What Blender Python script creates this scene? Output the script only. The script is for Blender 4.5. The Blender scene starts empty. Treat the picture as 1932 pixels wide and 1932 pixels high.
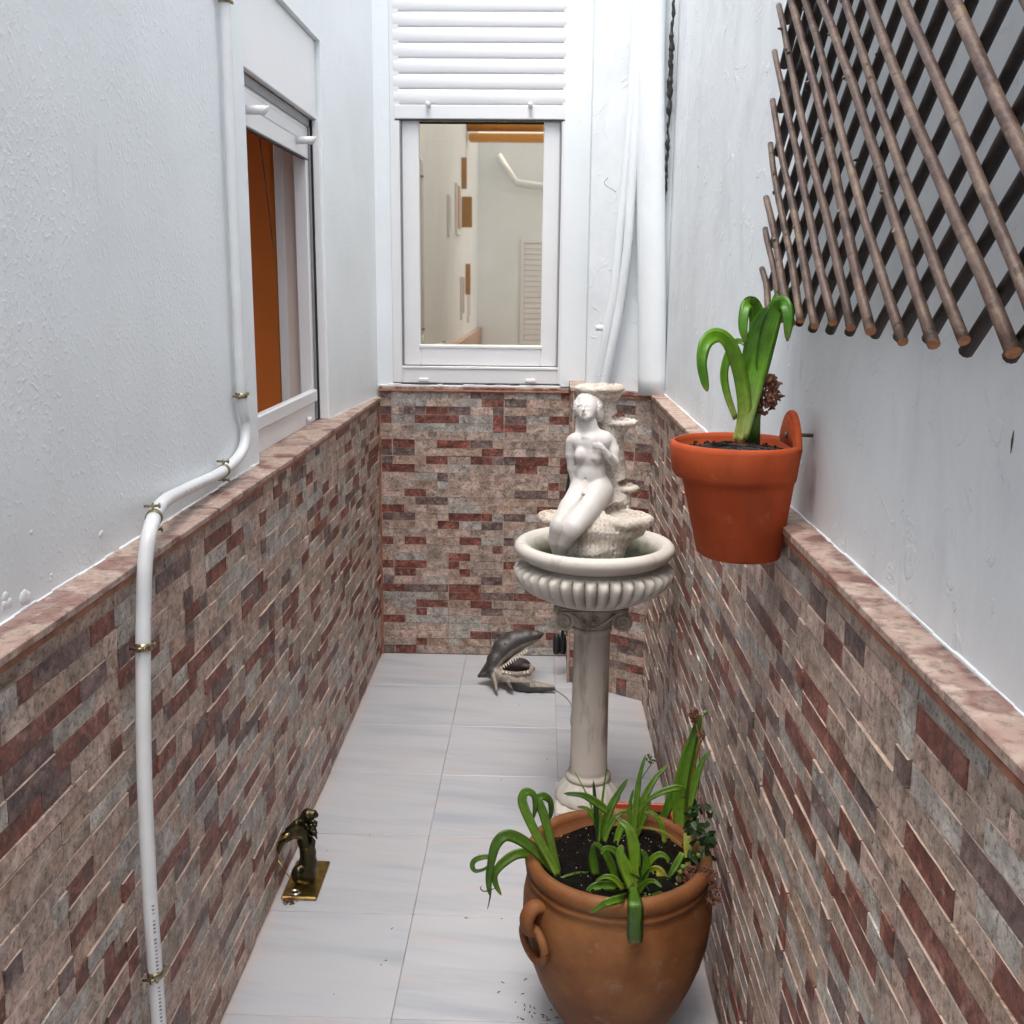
import bpy, math, random
import numpy as np
from mathutils import Matrix, Vector
from mathutils import noise as mnoise

R_ = random.Random(7)
scene = bpy.context.scene
COL = scene.collection

# ------------------------------------------------------------------ camera
FPX, CPX, CAMH = 2000.0, 966.0, 1.55
RM = Matrix(((0.9995439972129055, -0.015473743220930106, 0.025929922992164726),
             (0.02859245388104597, 0.20889597929502643, -0.9775197908049903),
             (0.009709233579800863, 0.9778154391832359, 0.2092431544356667)))
cd = bpy.data.cameras.new('camera')
cam = bpy.data.objects.new('camera', cd)
COL.objects.link(cam)
cam.matrix_world = Matrix.Translation((0, 0, CAMH)) @ RM.to_4x4()
cd.sensor_width = 36
cd.lens = 36 * FPX / 1932
cd.clip_start = 0.02
cd.clip_end = 200
scene.camera = cam

# ------------------------------------------------------------------ world, sun, exposure
SUN_EL, SUN_AZ = math.radians(72), math.radians(200)
w = bpy.data.worlds.new('World')
scene.world = w
w.use_nodes = True
nt = w.node_tree
bg = nt.nodes['Background']
sky = nt.nodes.new('ShaderNodeTexSky')
sky.sky_type = 'NISHITA'
sky.sun_disc = False
sky.sun_elevation = SUN_EL
sky.sun_rotation = SUN_AZ
sky.air_density = 1.0
sky.dust_density = 6.0
sky.ozone_density = 1.0
hsv = nt.nodes.new('ShaderNodeHueSaturation')
hsv.inputs['Saturation'].default_value = 0.50      # overcast: the blue is mostly gone
nt.links.new(sky.outputs[0], hsv.inputs['Color'])
nt.links.new(hsv.outputs[0], bg.inputs['Color'])
bg.inputs['Strength'].default_value = 0.15
sd = bpy.data.lights.new('sun', 'SUN')
sd.energy = 0.5
sd.angle = math.radians(60)
sd.color = (1.0, 0.97, 0.93)
sun = bpy.data.objects.new('sun', sd)
COL.objects.link(sun)
dv = Vector((math.sin(SUN_AZ) * math.cos(SUN_EL), math.cos(SUN_AZ) * math.cos(SUN_EL), math.sin(SUN_EL)))
sun.rotation_euler = dv.to_track_quat('Z', 'Y').to_euler()
vs = scene.view_settings
vs.view_transform = 'Standard'
vs.look = 'None'
vs.gamma = 1
vs.use_curve_mapping = False
vs.exposure = 1.72
scene.cycles.use_denoising = True
scene.cycles.max_bounces = 12
scene.cycles.diffuse_bounces = 8
scene.cycles.glossy_bounces = 5
scene.cycles.transparent_max_bounces = 12
scene.cycles.sample_clamp_indirect = 6


# ------------------------------------------------------------------ measuring helpers (a photo pixel on a plane of known depth -> metres)
def ray(px, py):
    return RM @ Vector(((px - CPX) / FPX, -(py - CPX) / FPX, -1.0))

def at(px, py, Y):
    r = ray(px, py)
    return Vector((0, 0, CAMH)) + r * (Y / r.y)

def atz(px, py, Z):
    r = ray(px, py)
    return Vector((0, 0, CAMH)) + r * ((Z - CAMH) / r.z)

def atx(px, py, X):
    r = ray(px, py)
    return Vector((0, 0, CAMH)) + r * (X / r.x)


# ------------------------------------------------------------------ object helpers
def tag(o, label=None, cat=None, group=None, kind=None):
    if label: o['label'] = label
    if cat: o['category'] = cat
    if group: o['group'] = group
    if kind: o['kind'] = kind
    return o

def empty(name, loc=(0, 0, 0)):
    o = bpy.data.objects.new(name, None)
    o.empty_display_size = 0.05
    COL.objects.link(o)
    o.location = loc
    return o

def link(name, me, mat=None, parent=None, smooth=False):
    o = bpy.data.objects.new(name, me)
    COL.objects.link(o)
    mats = mat if isinstance(mat, (list, tuple)) else [mat]
    if not me.materials:
        for m in mats:
            if m: me.materials.append(m)
    if smooth and len(me.polygons):
        me.polygons.foreach_set('use_smooth', [True] * len(me.polygons))
    if parent:
        o.parent = parent
        o.matrix_parent_inverse = Matrix.Translation(-parent_loc(parent))
    return o

def parent_loc(p):
    v = Vector(p.location)
    while p.parent:
        p = p.parent
    return v

class MB:
    """collects shapes, makes one mesh object"""
    def __init__(s):
        s.v, s.f, s.mi, s.m = [], [], [], 0
    def add(s, vs_, fs_, m=None):
        b = len(s.v)
        s.v += [tuple(v) for v in vs_]
        s.f += [tuple(i + b for i in f) for f in fs_]
        s.mi += [s.m if m is None else m] * len(fs_)
        return s
    def box(s, x0, x1, y0, y1, z0, z1, bev=0.0, M=None):
        if bev <= 0:
            v = [(x, y, z) for x in (x0, x1) for y in (y0, y1) for z in (z0, z1)]
            f = [(0, 1, 3, 2), (4, 6, 7, 5), (0, 4, 5, 1), (2, 3, 7, 6), (0, 2, 6, 4), (1, 5, 7, 3)]
        else:
            v, idx = [], {}
            X, Y, Z = (x0, x1), (y0, y1), (z0, z1)
            for i in (0, 1):
                for j in (0, 1):
                    for k in (0, 1):
                        sx, sy, sz = (1, -1)[i] * bev, (1, -1)[j] * bev, (1, -1)[k] * bev
                        idx[i, j, k, 0] = len(v); v.append((X[i], Y[j] + sy, Z[k] + sz))
                        idx[i, j, k, 1] = len(v); v.append((X[i] + sx, Y[j], Z[k] + sz))
                        idx[i, j, k, 2] = len(v); v.append((X[i] + sx, Y[j] + sy, Z[k]))
            f = []
            for i in (0, 1):
                f.append([idx[i, 0, 0, 0], idx[i, 0, 1, 0], idx[i, 1, 1, 0], idx[i, 1, 0, 0]][::(1 if i == 0 else -1)])
                f.append([idx[0, i, 0, 1], idx[1, i, 0, 1], idx[1, i, 1, 1], idx[0, i, 1, 1]][::(1 if i == 0 else -1)])
                f.append([idx[0, 0, i, 2], idx[0, 1, i, 2], idx[1, 1, i, 2], idx[1, 0, i, 2]][::(1 if i == 0 else -1)])
            for a in (0, 1):
                for b in (0, 1):
                    f.append([idx[a, b, 0, 0], idx[a, b, 1, 0], idx[a, b, 1, 1], idx[a, b, 0, 1]])
                    f.append([idx[a, 0, b, 0], idx[a, 1, b, 0], idx[a, 1, b, 2], idx[a, 0, b, 2]])
                    f.append([idx[0, a, b, 1], idx[1, a, b, 1], idx[1, a, b, 2], idx[0, a, b, 2]])
                    for c in (0, 1):
                        f.append([idx[a, b, c, 0], idx[a, b, c, 1], idx[a, b, c, 2]])
        if M: v = [M @ Vector(p) for p in v]
        return s.add(v, f)
    def tube(s, pts, rad, n=12, caps=True, flat=None, up=None):
        """pts list of Vector; rad number or list; flat = second radius factor"""
        pts = [Vector(p) for p in pts]
        N = len(pts)
        rr = rad if isinstance(rad, (list, tuple)) else [rad] * N
        v = []
        pa = None
        for i, p in enumerate(pts):
            t = (pts[min(i + 1, N - 1)] - pts[max(i - 1, 0)]).normalized()
            if pa is None:
                a = Vector((0, 0, 1)) if abs(t.z) < .9 else Vector((1, 0, 0))
                if up is not None: a = Vector(up)
                pa = (a - t * a.dot(t)).normalized()
            else:
                pa = (pa - t * pa.dot(t)).normalized()
            q = t.cross(pa)
            for k in range(n):
                th = 2 * math.pi * k / n
                v.append(p + pa * (math.cos(th) * rr[i]) + q * (math.sin(th) * rr[i] * (flat or 1)))
        f = []
        for i in range(N - 1):
            for k in range(n):
                a, b = i * n + k, i * n + (k + 1) % n
                f.append((a, b, b + n, a + n))
        if caps:
            f.append(tuple(range(n))[::-1])
            f.append(tuple(range((N - 1) * n, N * n)))
        return s.add(v, f)
    def lathe(s, prof, cx, cy, n=48, mod=None, sx=1, sy=1, capb=True, capt=False):
        v = []
        for i, (r, z) in enumerate(prof):
            for k in range(n):
                th = 2 * math.pi * k / n
                rr = r * (mod(i, th) if mod else 1)
                v.append((cx + math.cos(th) * rr * sx, cy + math.sin(th) * rr * sy, z))
        f = []
        for i in range(len(prof) - 1):
            for k in range(n):
                a, b = i * n + k, i * n + (k + 1) % n
                f.append((a, b, b + n, a + n))
        if capb: f.append(tuple(range(n))[::-1])
        if capt: f.append(tuple(range((len(prof) - 1) * n, len(prof) * n)))
        return s.add(v, f)
    def mesh(s, name):
        me = bpy.data.meshes.new(name)
        me.from_pydata(s.v, [], s.f)
        if any(s.mi): me.polygons.foreach_set('material_index', s.mi)
        me.update()
        return me
    def build(s, name, mat, parent=None, smooth=False):
        return link(name, s.mesh(name), mat, parent, smooth)

def spline(pts, n=8):
    """Catmull-Rom through points of any dimension"""
    P = [np.array(p, float) for p in pts]
    P = [2 * P[0] - P[1]] + P + [2 * P[-1] - P[-2]]
    out = []
    for i in range(1, len(P) - 2):
        for k in range(n):
            t = k / n
            out.append(0.5 * ((2 * P[i]) + (-P[i - 1] + P[i + 1]) * t + (2 * P[i - 1] - 5 * P[i] + 4 * P[i + 1] - P[i + 2]) * t * t
                              + (-P[i - 1] + 3 * P[i] - 3 * P[i + 1] + P[i + 2]) * t ** 3))
    out.append(P[-2])
    return out

# ---- implicit surfaces: smooth unions of limbs, meshed with surface nets
class SDF:
    def __init__(s, k=0.01):
        s.k, s.it = k, []
    def cap(s, a, b, ra, rb, k=None, sub=False):
        s.it.append(('C' if sub else 'c', np.array(a, float), np.array(b, float), ra, rb, k)); return s
    def ell(s, c, r, k=None, rot=None, sub=False):
        s.it.append(('s' if sub else 'e', np.array(c, float), np.array(r, float), rot, None, k)); return s
    def chain(s, pts, rs, k=None):
        for i in range(len(pts) - 1): s.cap(pts[i], pts[i + 1], rs[i], rs[i + 1], k)
        return s
    def eval(s, P):
        d = None
        for t, a, b, ra, rb, k in s.it:
            if t in 'cC':
                ab = b - a
                h = np.clip(((P - a) @ ab) / max(ab @ ab, 1e-12), 0, 1)
                e = np.linalg.norm(P - a - h[..., None] * ab, axis=-1) - (ra + (rb - ra) * h)
            else:
                q = P - a
                if ra is not None: q = q @ ra
                n1 = np.linalg.norm(q / b, axis=-1)
                n2 = np.linalg.norm(q / (b * b), axis=-1)
                e = n1 * (n1 - 1) / np.maximum(n2, 1e-9)
            kk = s.k if k is None else k
            if d is None: d = e
            elif t in 'sC':
                h = np.clip(0.5 - 0.5 * (d + e) / kk, 0, 1)
                d = d + (-e - d) * h + kk * h * (1 - h)
            else:
                h = np.clip(0.5 + 0.5 * (d - e) / kk, 0, 1)
                d = d + (e - d) * h - kk * h * (1 - h)
        return d
    def mesh(s, name, lo, hi, res, disp=None, smooth=2):
        lo, hi = np.array(lo, float), np.array(hi, float)
        n = np.ceil((hi - lo) / res).astype(int) + 1
        ax = [lo[i] + np.arange(n[i]) * res for i in range(3)]
        V = np.zeros(n, dtype=np.float32)
        for i in range(n[0]):
            G = np.stack(np.meshgrid(ax[0][i:i + 1], ax[1], ax[2], indexing='ij'), -1)
            e = s.eval(G)
            if disp is not None: e = e + disp(G)
            V[i] = e[0]
        S = V < 0
        c = np.zeros(np.array(V.shape) - 1, int)
        for dx in (0, 1):
            for dy in (0, 1):
                for dz in (0, 1):
                    c += S[dx:dx + n[0] - 1, dy:dy + n[1] - 1, dz:dz + n[2] - 1]
        act = (c > 0) & (c < 8)
        ids = -np.ones(act.shape, int)
        cells = np.argwhere(act)
        ids[act] = np.arange(len(cells))
        acc = np.zeros((len(cells), 3)); cnt = np.zeros(len(cells))
        C8 = [(0, 0, 0), (1, 0, 0), (0, 1, 0), (1, 1, 0), (0, 0, 1), (1, 0, 1), (0, 1, 1), (1, 1, 1)]
        for a in range(8):
            for b in range(a + 1, 8):
                A, B = np.array(C8[a]), np.array(C8[b])
                if abs(A - B).sum() != 1: continue
                va = V[tuple((cells + A).T)]; vb = V[tuple((cells + B).T)]
                m = (va < 0) != (vb < 0)
                t = np.zeros(len(cells)); t[m] = va[m] / (va[m] - vb[m])
                acc[m] += (A + (B - A) * t[:, None])[m]; cnt[m] += 1
        verts = lo + (cells + acc / np.maximum(cnt, 1)[:, None]) * res
        quads = []
        for axis in range(3):
            o1, o2 = [(1, 2), (2, 0), (0, 1)][axis]
            sl0 = [slice(None)] * 3; sl1 = [slice(None)] * 3
            sl0[axis] = slice(0, n[axis] - 1); sl1[axis] = slice(1, n[axis])
            D = S[tuple(sl0)] != S[tuple(sl1)]
            E = np.argwhere(D)
            E = E[(E[:, o1] > 0) & (E[:, o2] > 0) & (E[:, o1] < n[o1] - 1) & (E[:, o2] < n[o2] - 1)]
            e1 = np.zeros(3, int); e1[o1] = 1
            e2 = np.zeros(3, int); e2[o2] = 1
            q = np.stack([ids[tuple((E - e1 - e2).T)], ids[tuple((E - e2).T)], ids[tuple(E.T)], ids[tuple((E - e1).T)]], 1)
            inside = S[tuple(E.T)]
            q[~inside] = q[~inside][:, ::-1]
            quads.append(q)
        Q = np.concatenate(quads)
        Q = Q[(Q >= 0).all(1)]
        for _ in range(smooth):      # light smoothing
            a2 = np.zeros_like(verts); c2 = np.zeros(len(verts))
            for i in range(4):
                np.add.at(a2, Q[:, i], verts[Q[:, (i + 1) % 4]]); np.add.at(c2, Q[:, i], 1)
            verts = verts * 0.5 + 0.5 * a2 / np.maximum(c2, 1)[:, None]
        me = bpy.data.meshes.new(name)
        me.from_pydata(verts.tolist(), [], Q.tolist())
        me.update()
        return me


# ------------------------------------------------------------------ materials
def mat_new(name):
    m = bpy.data.materials.new(name)
    m.use_nodes = True
    n = m.node_tree
    b = n.nodes['Principled BSDF']
    return m, n, b

def nd(n, t, **kw):
    x = n.nodes.new(t)
    for k, v in kw.items(): setattr(x, k, v)
    return x

def coords(n, obj=False, scale=(1, 1, 1), rot=(0, 0, 0)):
    mp = nd(n, 'ShaderNodeMapping')
    mp.inputs['Scale'].default_value = scale
    mp.inputs['Rotation'].default_value = rot
    if obj:
        n.links.new(nd(n, 'ShaderNodeTexCoord').outputs['Object'], mp.inputs['Vector'])
    else:
        n.links.new(nd(n, 'ShaderNodeNewGeometry').outputs['Position'], mp.inputs['Vector'])
    return mp.outputs[0]

def noise(n, vec, scale, detail=4, rough=.55, dist=0.0):
    x = nd(n, 'ShaderNodeTexNoise')
    x.inputs['Scale'].default_value = scale
    x.inputs['Detail'].default_value = detail
    x.inputs['Roughness'].default_value = rough
    x.inputs['Distortion'].default_value = dist
    n.links.new(vec, x.inputs['Vector'])
    return x.outputs['Fac']

def ramp(n, fac, stops):
    x = nd(n, 'ShaderNodeValToRGB')
    e = x.color_ramp.elements
    while len(e) < len(stops): e.new(0.5)
    for i, (p, c) in enumerate(stops):
        e[i].position = p
        e[i].color = (*c, 1) if isinstance(c, tuple) else (c, c, c, 1)
    n.links.new(fac, x.inputs['Fac'])
    return x.outputs['Color']

def mix(n, fac, a, b, mode='MIX'):
    x = nd(n, 'ShaderNodeMix', data_type='RGBA', blend_type=mode)
    x.clamp_factor = True
    for s, v in ((x.inputs[0], fac), (x.inputs[6], a), (x.inputs[7], b)):
        if isinstance(v, (int, float)): s.default_value = v
        elif isinstance(v, tuple): s.default_value = (*v, 1)
        else: n.links.new(v, s)
    return x.outputs[2]

def math_(n, op, a, b=0.0, c=0.0):
    x = nd(n, 'ShaderNodeMath', operation=op)
    for i, v in enumerate((a, b, c)):
        if isinstance(v, (int, float)): x.inputs[i].default_value = v
        else: n.links.new(v, x.inputs[i])
    return x.outputs[0]

def bump(n, b, h, strength=.5, dist=.002, prev=None):
    x = nd(n, 'ShaderNodeBump')
    x.inputs['Strength'].default_value = strength
    x.inputs['Distance'].default_value = dist
    n.links.new(h, x.inputs['Height'])
    if prev: n.links.new(prev, x.inputs['Normal'])
    if b: n.links.new(x.outputs[0], b.inputs['Normal'])
    return x.outputs[0]

def simple(name, col, rough=.5, metal=0.0, var=.12, vs_=30, bmp=0.0, bs=200, spec=None):
    m, n, b = mat_new(name)
    v = coords(n)
    f = noise(n, v, vs_, 5)
    lo = tuple(c * (1 - var) for c in col); hi = tuple(min(1, c * (1 + var)) for c in col)
    n.links.new(ramp(n, f, [(.3, lo), (.7, hi)]), b.inputs['Base Color'])
    b.inputs['Roughness'].default_value = rough
    b.inputs['Metallic'].default_value = metal
    if spec is not None: b.inputs['Specular IOR Level'].default_value = spec
    if bmp: bump(n, b, noise(n, v, bs, 4), bmp, .002)
    return m

def brick_mat(name, base, dark, light, seed):
    m, n, b = mat_new(name)
    v = coords(n, scale=(1, 1, 1), rot=(seed, seed * .7, 0))
    f1 = noise(n, v, 30, 8, .72, .7)
    f2 = noise(n, v, 120, 5, .7)
    c = ramp(n, f1, [(.36, dark), (.50, base), (.64, light)])
    fl = noise(n, v, 9, 3, .5)
    c = mix(n, 1.0, c, ramp(n, noise(n, v, 14, 4, .6, 1.2), [(.36, .78), (.5, 1.15), (.64, 1.5)]), 'MULTIPLY')
    c = mix(n, ramp(n, fl, [(.45, 0.0), (.65, .15)]), c, (.30, .225, .185))
    pits = ramp(n, f2, [(.36, .35), (.49, 1.0)])
    c = mix(n, 1.0, c, pits, 'MULTIPLY')
    f3 = noise(n, v, 60, 3, .5)
    c = mix(n, ramp(n, f3, [(.60, 0.0), (.72, .38)]), c, (.42, .36, .31))
    n.links.new(c, b.inputs['Base Color'])
    n.links.new(ramp(n, f3, [(.3, .38), (.7, .62)]), b.inputs['Roughness'])
    h = math_(n, 'ADD', math_(n, 'MULTIPLY', f1, .7), math_(n, 'MULTIPLY', f2, .5))
    bump(n, b, h, .8, .005)
    return m

BM = [brick_mat('stone_beige', (.37, .285, .235), (.20, .145, .115), (.47, .385, .33), .1),
      brick_mat('stone_grey', (.37, .34, .305), (.24, .215, .19), (.47, .445, .41), .9),
      brick_mat('stone_red', (.165, .046, .032), (.07, .025, .020), (.29, .12, .09), 1.7),
      brick_mat('stone_mauve', (.135, .088, .080), (.06, .042, .04), (.25, .18, .165), 2.3),
      brick_mat('stone_tan', (.38, .265, .20), (.21, .135, .10), (.46, .36, .30), 3.1),
      brick_mat('stone_pinkish', (.44, .315, .26), (.26, .175, .14), (.52, .415, .36), 4.2)]
BW = [22, 18, 31, 15, 8, 14]

m_grout = simple('grout_pink', (.39, .29, .235), .9, var=.25, vs_=25, bmp=.5)
m_groutred = simple('trim_terracotta', (.30, .125, .072), .65, var=.4, vs_=30, bmp=.4)

def coping_mat():
    m, n, b = mat_new('coping_stone')
    v = coords(n)
    c = ramp(n, noise(n, v, 7.5, 2, .5), [(.36, (.19, .085, .068)), (.42, (.38, .26, .21)), (.55, (.42, .32, .265)), (.60, (.24, .125, .10)), (.68, (.34, .265, .225))])
    f2 = noise(n, v, 70, 5, .7)
    c = mix(n, 1.0, c, ramp(n, f2, [(.34, .45), (.52, 1.0)]), 'MULTIPLY')
    c = mix(n, ramp(n, noise(n, v, 28, 5, .7), [(.56, 0.0), (.68, .55)]), c, (.62, .52, .46))
    n.links.new(c, b.inputs['Base Color'])
    b.inputs['Roughness'].default_value = .55
    bump(n, b, f2, .5, .003)
    return m
m_coping = coping_mat()

def plaster_mat(name, kind):
    m, n, b = mat_new(name)
    v = coords(n)
    base = (.745, .785, .805)
    c = ramp(n, noise(n, v, 3.0, 4), [(.3, tuple(x * .95 for x in base)), (.7, tuple(x * 1.03 for x in base))])
    if kind == 'rough':
        f1 = noise(n, v, 95, 3, .6)
        f2 = noise(n, v, 210, 2, .5)
        patch = ramp(n, noise(n, v, 3.2, 2), [(.35, .2), (.62, 1.0)])
        blobs = ramp(n, f1, [(.52, 0.0), (.70, 1.0)])
        h = math_(n, 'ADD', math_(n, 'MULTIPLY', blobs, patch), math_(n, 'MULTIPLY', f2, .22))
        h = math_(n, 'ADD', h, math_(n, 'MULTIPLY', noise(n, v, 9, 2), 1.3))
        bump(n, b, h, .30, .003)
        st = noise(n, coords(n, scale=(1, 5, 1.3)), 4.5, 4)
        c = mix(n, ramp(n, st, [(.66, 0.0), (.80, .35)]), c, (.62, .50, .47))
    elif kind == 'peeling':
        f1 = noise(n, v, 14, 6, .62, .8)
        flake = ramp(n, f1, [(.57, 0.0), (.62, 1.0)])
        f2 = noise(n, v, 60, 4, .6)
        h = math_(n, 'ADD', math_(n, 'MULTIPLY', flake, .4), math_(n, 'ADD', math_(n, 'MULTIPLY', f2, .25), math_(n, 'MULTIPLY', noise(n, v, 5, 2), 1.2)))
        bump(n, b, h, .6, .0045)
        st = noise(n, coords(n, scale=(1, 1.5, .8)), 4.2, 6, .62, .8)
        c = mix(n, ramp(n, st, [(.46, 0.0), (.72, .36)]), c, (.50, .515, .55))
        sp = noise(n, coords(n, scale=(1, 6, 1.2)), 5.0, 4, .6)
        c = mix(n, ramp(n, sp, [(.67, 0.0), (.78, .6)]), c, (.50, .36, .28))
        # mauve damp stain below the nail of the hanging pot
        g = nd(n, 'ShaderNodeVectorMath', operation='SUBTRACT')
        n.links.new(nd(n, 'ShaderNodeNewGeometry').outputs['Position'], g.inputs[0])
        g.inputs[1].default_value = (.44, 1.70, 1.235)
        sc = nd(n, 'ShaderNodeVectorMath', operation='MULTIPLY')
        n.links.new(g.outputs[0], sc.inputs[0]); sc.inputs[1].default_value = (6, 19, 9.5)
        ln = nd(n, 'ShaderNodeVectorMath', operation='LENGTH')
        n.links.new(sc.outputs[0], ln.inputs[0])
        dd = math_(n, 'ADD', ln.outputs['Value'], math_(n, 'MULTIPLY', noise(n, v, 30, 4), .9))
        c = mix(n, ramp(n, dd, [(.55, .62), (1.5, 0.0)]), c, (.33, .22, .25))
    else:
        bump(n, b, math_(n, 'ADD', noise(n, v, 40, 4), math_(n, 'MULTIPLY', noise(n, v, 6, 2), 1.5)), .3, .004)
    n.links.new(c, b.inputs['Base Color'])
    b.inputs['Roughness'].default_value = .62
    return m
m_plr = plaster_mat('rough_white_paint', 'rough')
m_plp = plaster_mat('peeling_white_paint', 'peeling')
m_pls = plaster_mat('smooth_white_paint', 'smooth')

m_pvc = simple('white_pvc', (.72, .725, .735), .28, var=.02, vs_=5)
m_pvcpipe = simple('white_pipe_plastic', (.64, .66, .67), .36, var=.06, vs_=14)
m_black = simple('black_rubber', (.015, .015, .016), .5, var=.2)
m_grey = simple('grey_gasket', (.22, .22, .23), .5, var=.1)
m_orange = simple('orange_wall_paint', (.52, .18, .022), .7, var=.06, vs_=4)
m_cream = simple('cream_reveal_paint', (.70, .60, .54), .6, var=.05, vs_=10)
m_brass = simple('yellow_plated_steel', (.30, .26, .16), .38, metal=1.0, var=.25, vs_=120)
m_nail = simple('rusty_nail_steel', (.17, .13, .11), .55, metal=.8, var=.4, vs_=300)

def marble():
    m, n, b = mat_new('white_marble')
    v0 = coords(n, rot=(0, 0, .15))
    mp2 = nd(n, 'ShaderNodeMapping'); mp2.inputs['Scale'].default_value = (1.0, 8.0, 1)
    n.links.new(v0, mp2.inputs['Vector']); v = mp2.outputs[0]
    oi = nd(n, 'ShaderNodeObjectInfo')
    add = nd(n, 'ShaderNodeVectorMath', operation='ADD')
    sc = nd(n, 'ShaderNodeVectorMath', operation='SCALE')
    n.links.new(oi.outputs['Location'], sc.inputs[0]); sc.inputs['Scale'].default_value = 3.7
    n.links.new(v, add.inputs[0]); n.links.new(sc.outputs[0], add.inputs[1])
    v = add.outputs[0]
    f = noise(n, v, 1.6, 3, .5)
    c = ramp(n, f, [(.30, (.32, .34, .38)), (.45, (.395, .41, .435)), (.6, (.42, .425, .445)), (.75, (.40, .405, .425))])
    f2 = noise(n, v, 1.5, 4, .5, .35)
    c = mix(n, ramp(n, f2, [(.52, 0.0), (.60, .32), (.62, .15), (.70, .35)]), c, (.29, .30, .34))
    f3 = noise(n, v, 2.1, 1.5, .4)
    c = mix(n, ramp(n, f3, [(.54, 0.0), (.68, .30)]), c, (.42, .36, .345))
    sx_ = nd(n, 'ShaderNodeSeparateXYZ'); n.links.new(coords(n), sx_.inputs[0])
    dl = math_(n, 'SUBTRACT', math_(n, 'ABSOLUTE', math_(n, 'ADD', sx_.outputs['X'], .1325)), math_(n, 'MULTIPLY', noise(n, coords(n), 14, 5, .65), -.05))
    c = mix(n, ramp(n, dl, [(.525, 0.0), (.565, .6)]), c, (.50, .40, .355))     # grout haze left along the walls
    dirt = noise(n, coords(n), 260, 3, .6)
    c = mix(n, ramp(n, dirt, [(.76, 0.0), (.82, .35)]), c, (.25, .22, .2))
    n.links.new(c, b.inputs['Base Color'])
    b.inputs['Roughness'].default_value = .3
    bump(n, b, noise(n, coords(n), 5, 2), .04, .01)
    return m
m_marble = marble()

def cast_mat(name, base, stain, amount, pit=0.0, rough=.6, green=None, vertical=True):
    m, n, b = mat_new(name)
    v = coords(n)
    c = ramp(n, noise(n, v, 9, 4), [(.3, tuple(x * .9 for x in base)), (.7, tuple(min(1, x * 1.05) for x in base))])
    s = noise(n, coords(n, scale=(1, 1, .28 if vertical else 1)), 17, 5, .6)
    c = mix(n, ramp(n, s, [(.66 - amount * .3, 0.0), (.82 - amount * .25, .8)]), c, stain)
    f2 = noise(n, v, 190, 3, .6)
    # grime settles in the hollows: cavity from pointiness is a real dirt pattern on old casts
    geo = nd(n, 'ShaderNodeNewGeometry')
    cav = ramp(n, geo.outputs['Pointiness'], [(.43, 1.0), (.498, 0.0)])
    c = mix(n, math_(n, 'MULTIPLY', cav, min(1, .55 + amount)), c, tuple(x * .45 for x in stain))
    if pit:
        f3 = noise(n, v, 170, 3, .55)
        c = mix(n, ramp(n, f3, [(.66 - pit * .1, 0.0), (.72 - pit * .1, .9)]), c, (.05, .042, .035))
    n.links.new(c, b.inputs['Base Color'])
    b.inputs['Roughness'].default_value = rough
    bump(n, b, f2, .35 + pit * .5, .0025)
    return m
m_statue = cast_mat('painted_white_cast', (.57, .545, .52), (.50, .44, .37), -.2, rough=.5)
m_rock = cast_mat('mossy_cast_rock', (.55, .50, .44), (.33, .235, .155), .50, pit=.25, rough=.8, vertical=False)
m_basin = cast_mat('white_cast_stone', (.56, .53, .48), (.26, .215, .165), .3, pit=.0)
m_shaft = cast_mat('stained_column_cast', (.52, .475, .415), (.155, .115, .085), .60)
m_capital = cast_mat('grimy_capital_cast', (.42, .38, .315), (.11, .08, .055), .6)
m_algae = simple('algae_lining', (.045, .05, .03), .35, var=.6, vs_=25, bmp=.5)

def basin_mat():
    """inside lining: limescale white near the lip turning to algae below the old water line"""
    m, n, b = mat_new('algae_stained_basin')
    v = coords(n)
    sep = nd(n, 'ShaderNodeSeparateXYZ'); n.links.new(v, sep.inputs[0])
    h = math_(n, 'ADD', sep.outputs['Z'], math_(n, 'MULTIPLY', math_(n, 'SUBTRACT', noise(n, v, 22, 5), .5), .035))
    c = ramp(n, math_(n, 'MULTIPLY', math_(n, 'SUBTRACT', h, .748), 10.5), [(.0, (.018, .02, .014)), (.38, (.05, .06, .03)), (.62, (.25, .25, .18)), (.80, (.60, .575, .53))])
    n.links.new(c, b.inputs['Base Color'])
    b.inputs['Roughness'].default_value = .5
    bump(n, b, noise(n, v, 120, 4), .4, .003)
    return m
m_basin_in = basin_mat()

def pot_mat():
    m, n, b = mat_new('orange_terracotta')
    v = coords(n)
    c = ramp(n, noise(n, v, 8, 5, .6), [(.3, (.25, .038, .009)), (.5, (.33, .054, .013)), (.72, (.38, .078, .022))])
    c = mix(n, ramp(n, noise(n, coords(n, scale=(1, 1, .5)), 15, 4, .6, .5), [(.55, 0.0), (.72, .55)]), c, (.20, .045, .018))
    c = mix(n, ramp(n, noise(n, v, 34, 5, .65), [(.60, 0.0), (.72, .22)]), c, (.45, .20, .12))
    c = mix(n, ramp(n, noise(n, v, 240, 2, .5), [(.70, 0.0), (.74, .5)]), c, (.10, .03, .015))
    n.links.new(c, b.inputs['Base Color'])
    b.inputs['Roughness'].default_value = .85
    b.inputs['Specular IOR Level'].default_value = .25
    bump(n, b, noise(n, v, 260, 4), .15, .002)
    return m
m_terra = pot_mat()
m_planter = simple('red_plastic_terracotta', (.42, .085, .035), .55, var=.2, vs_=20)
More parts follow.
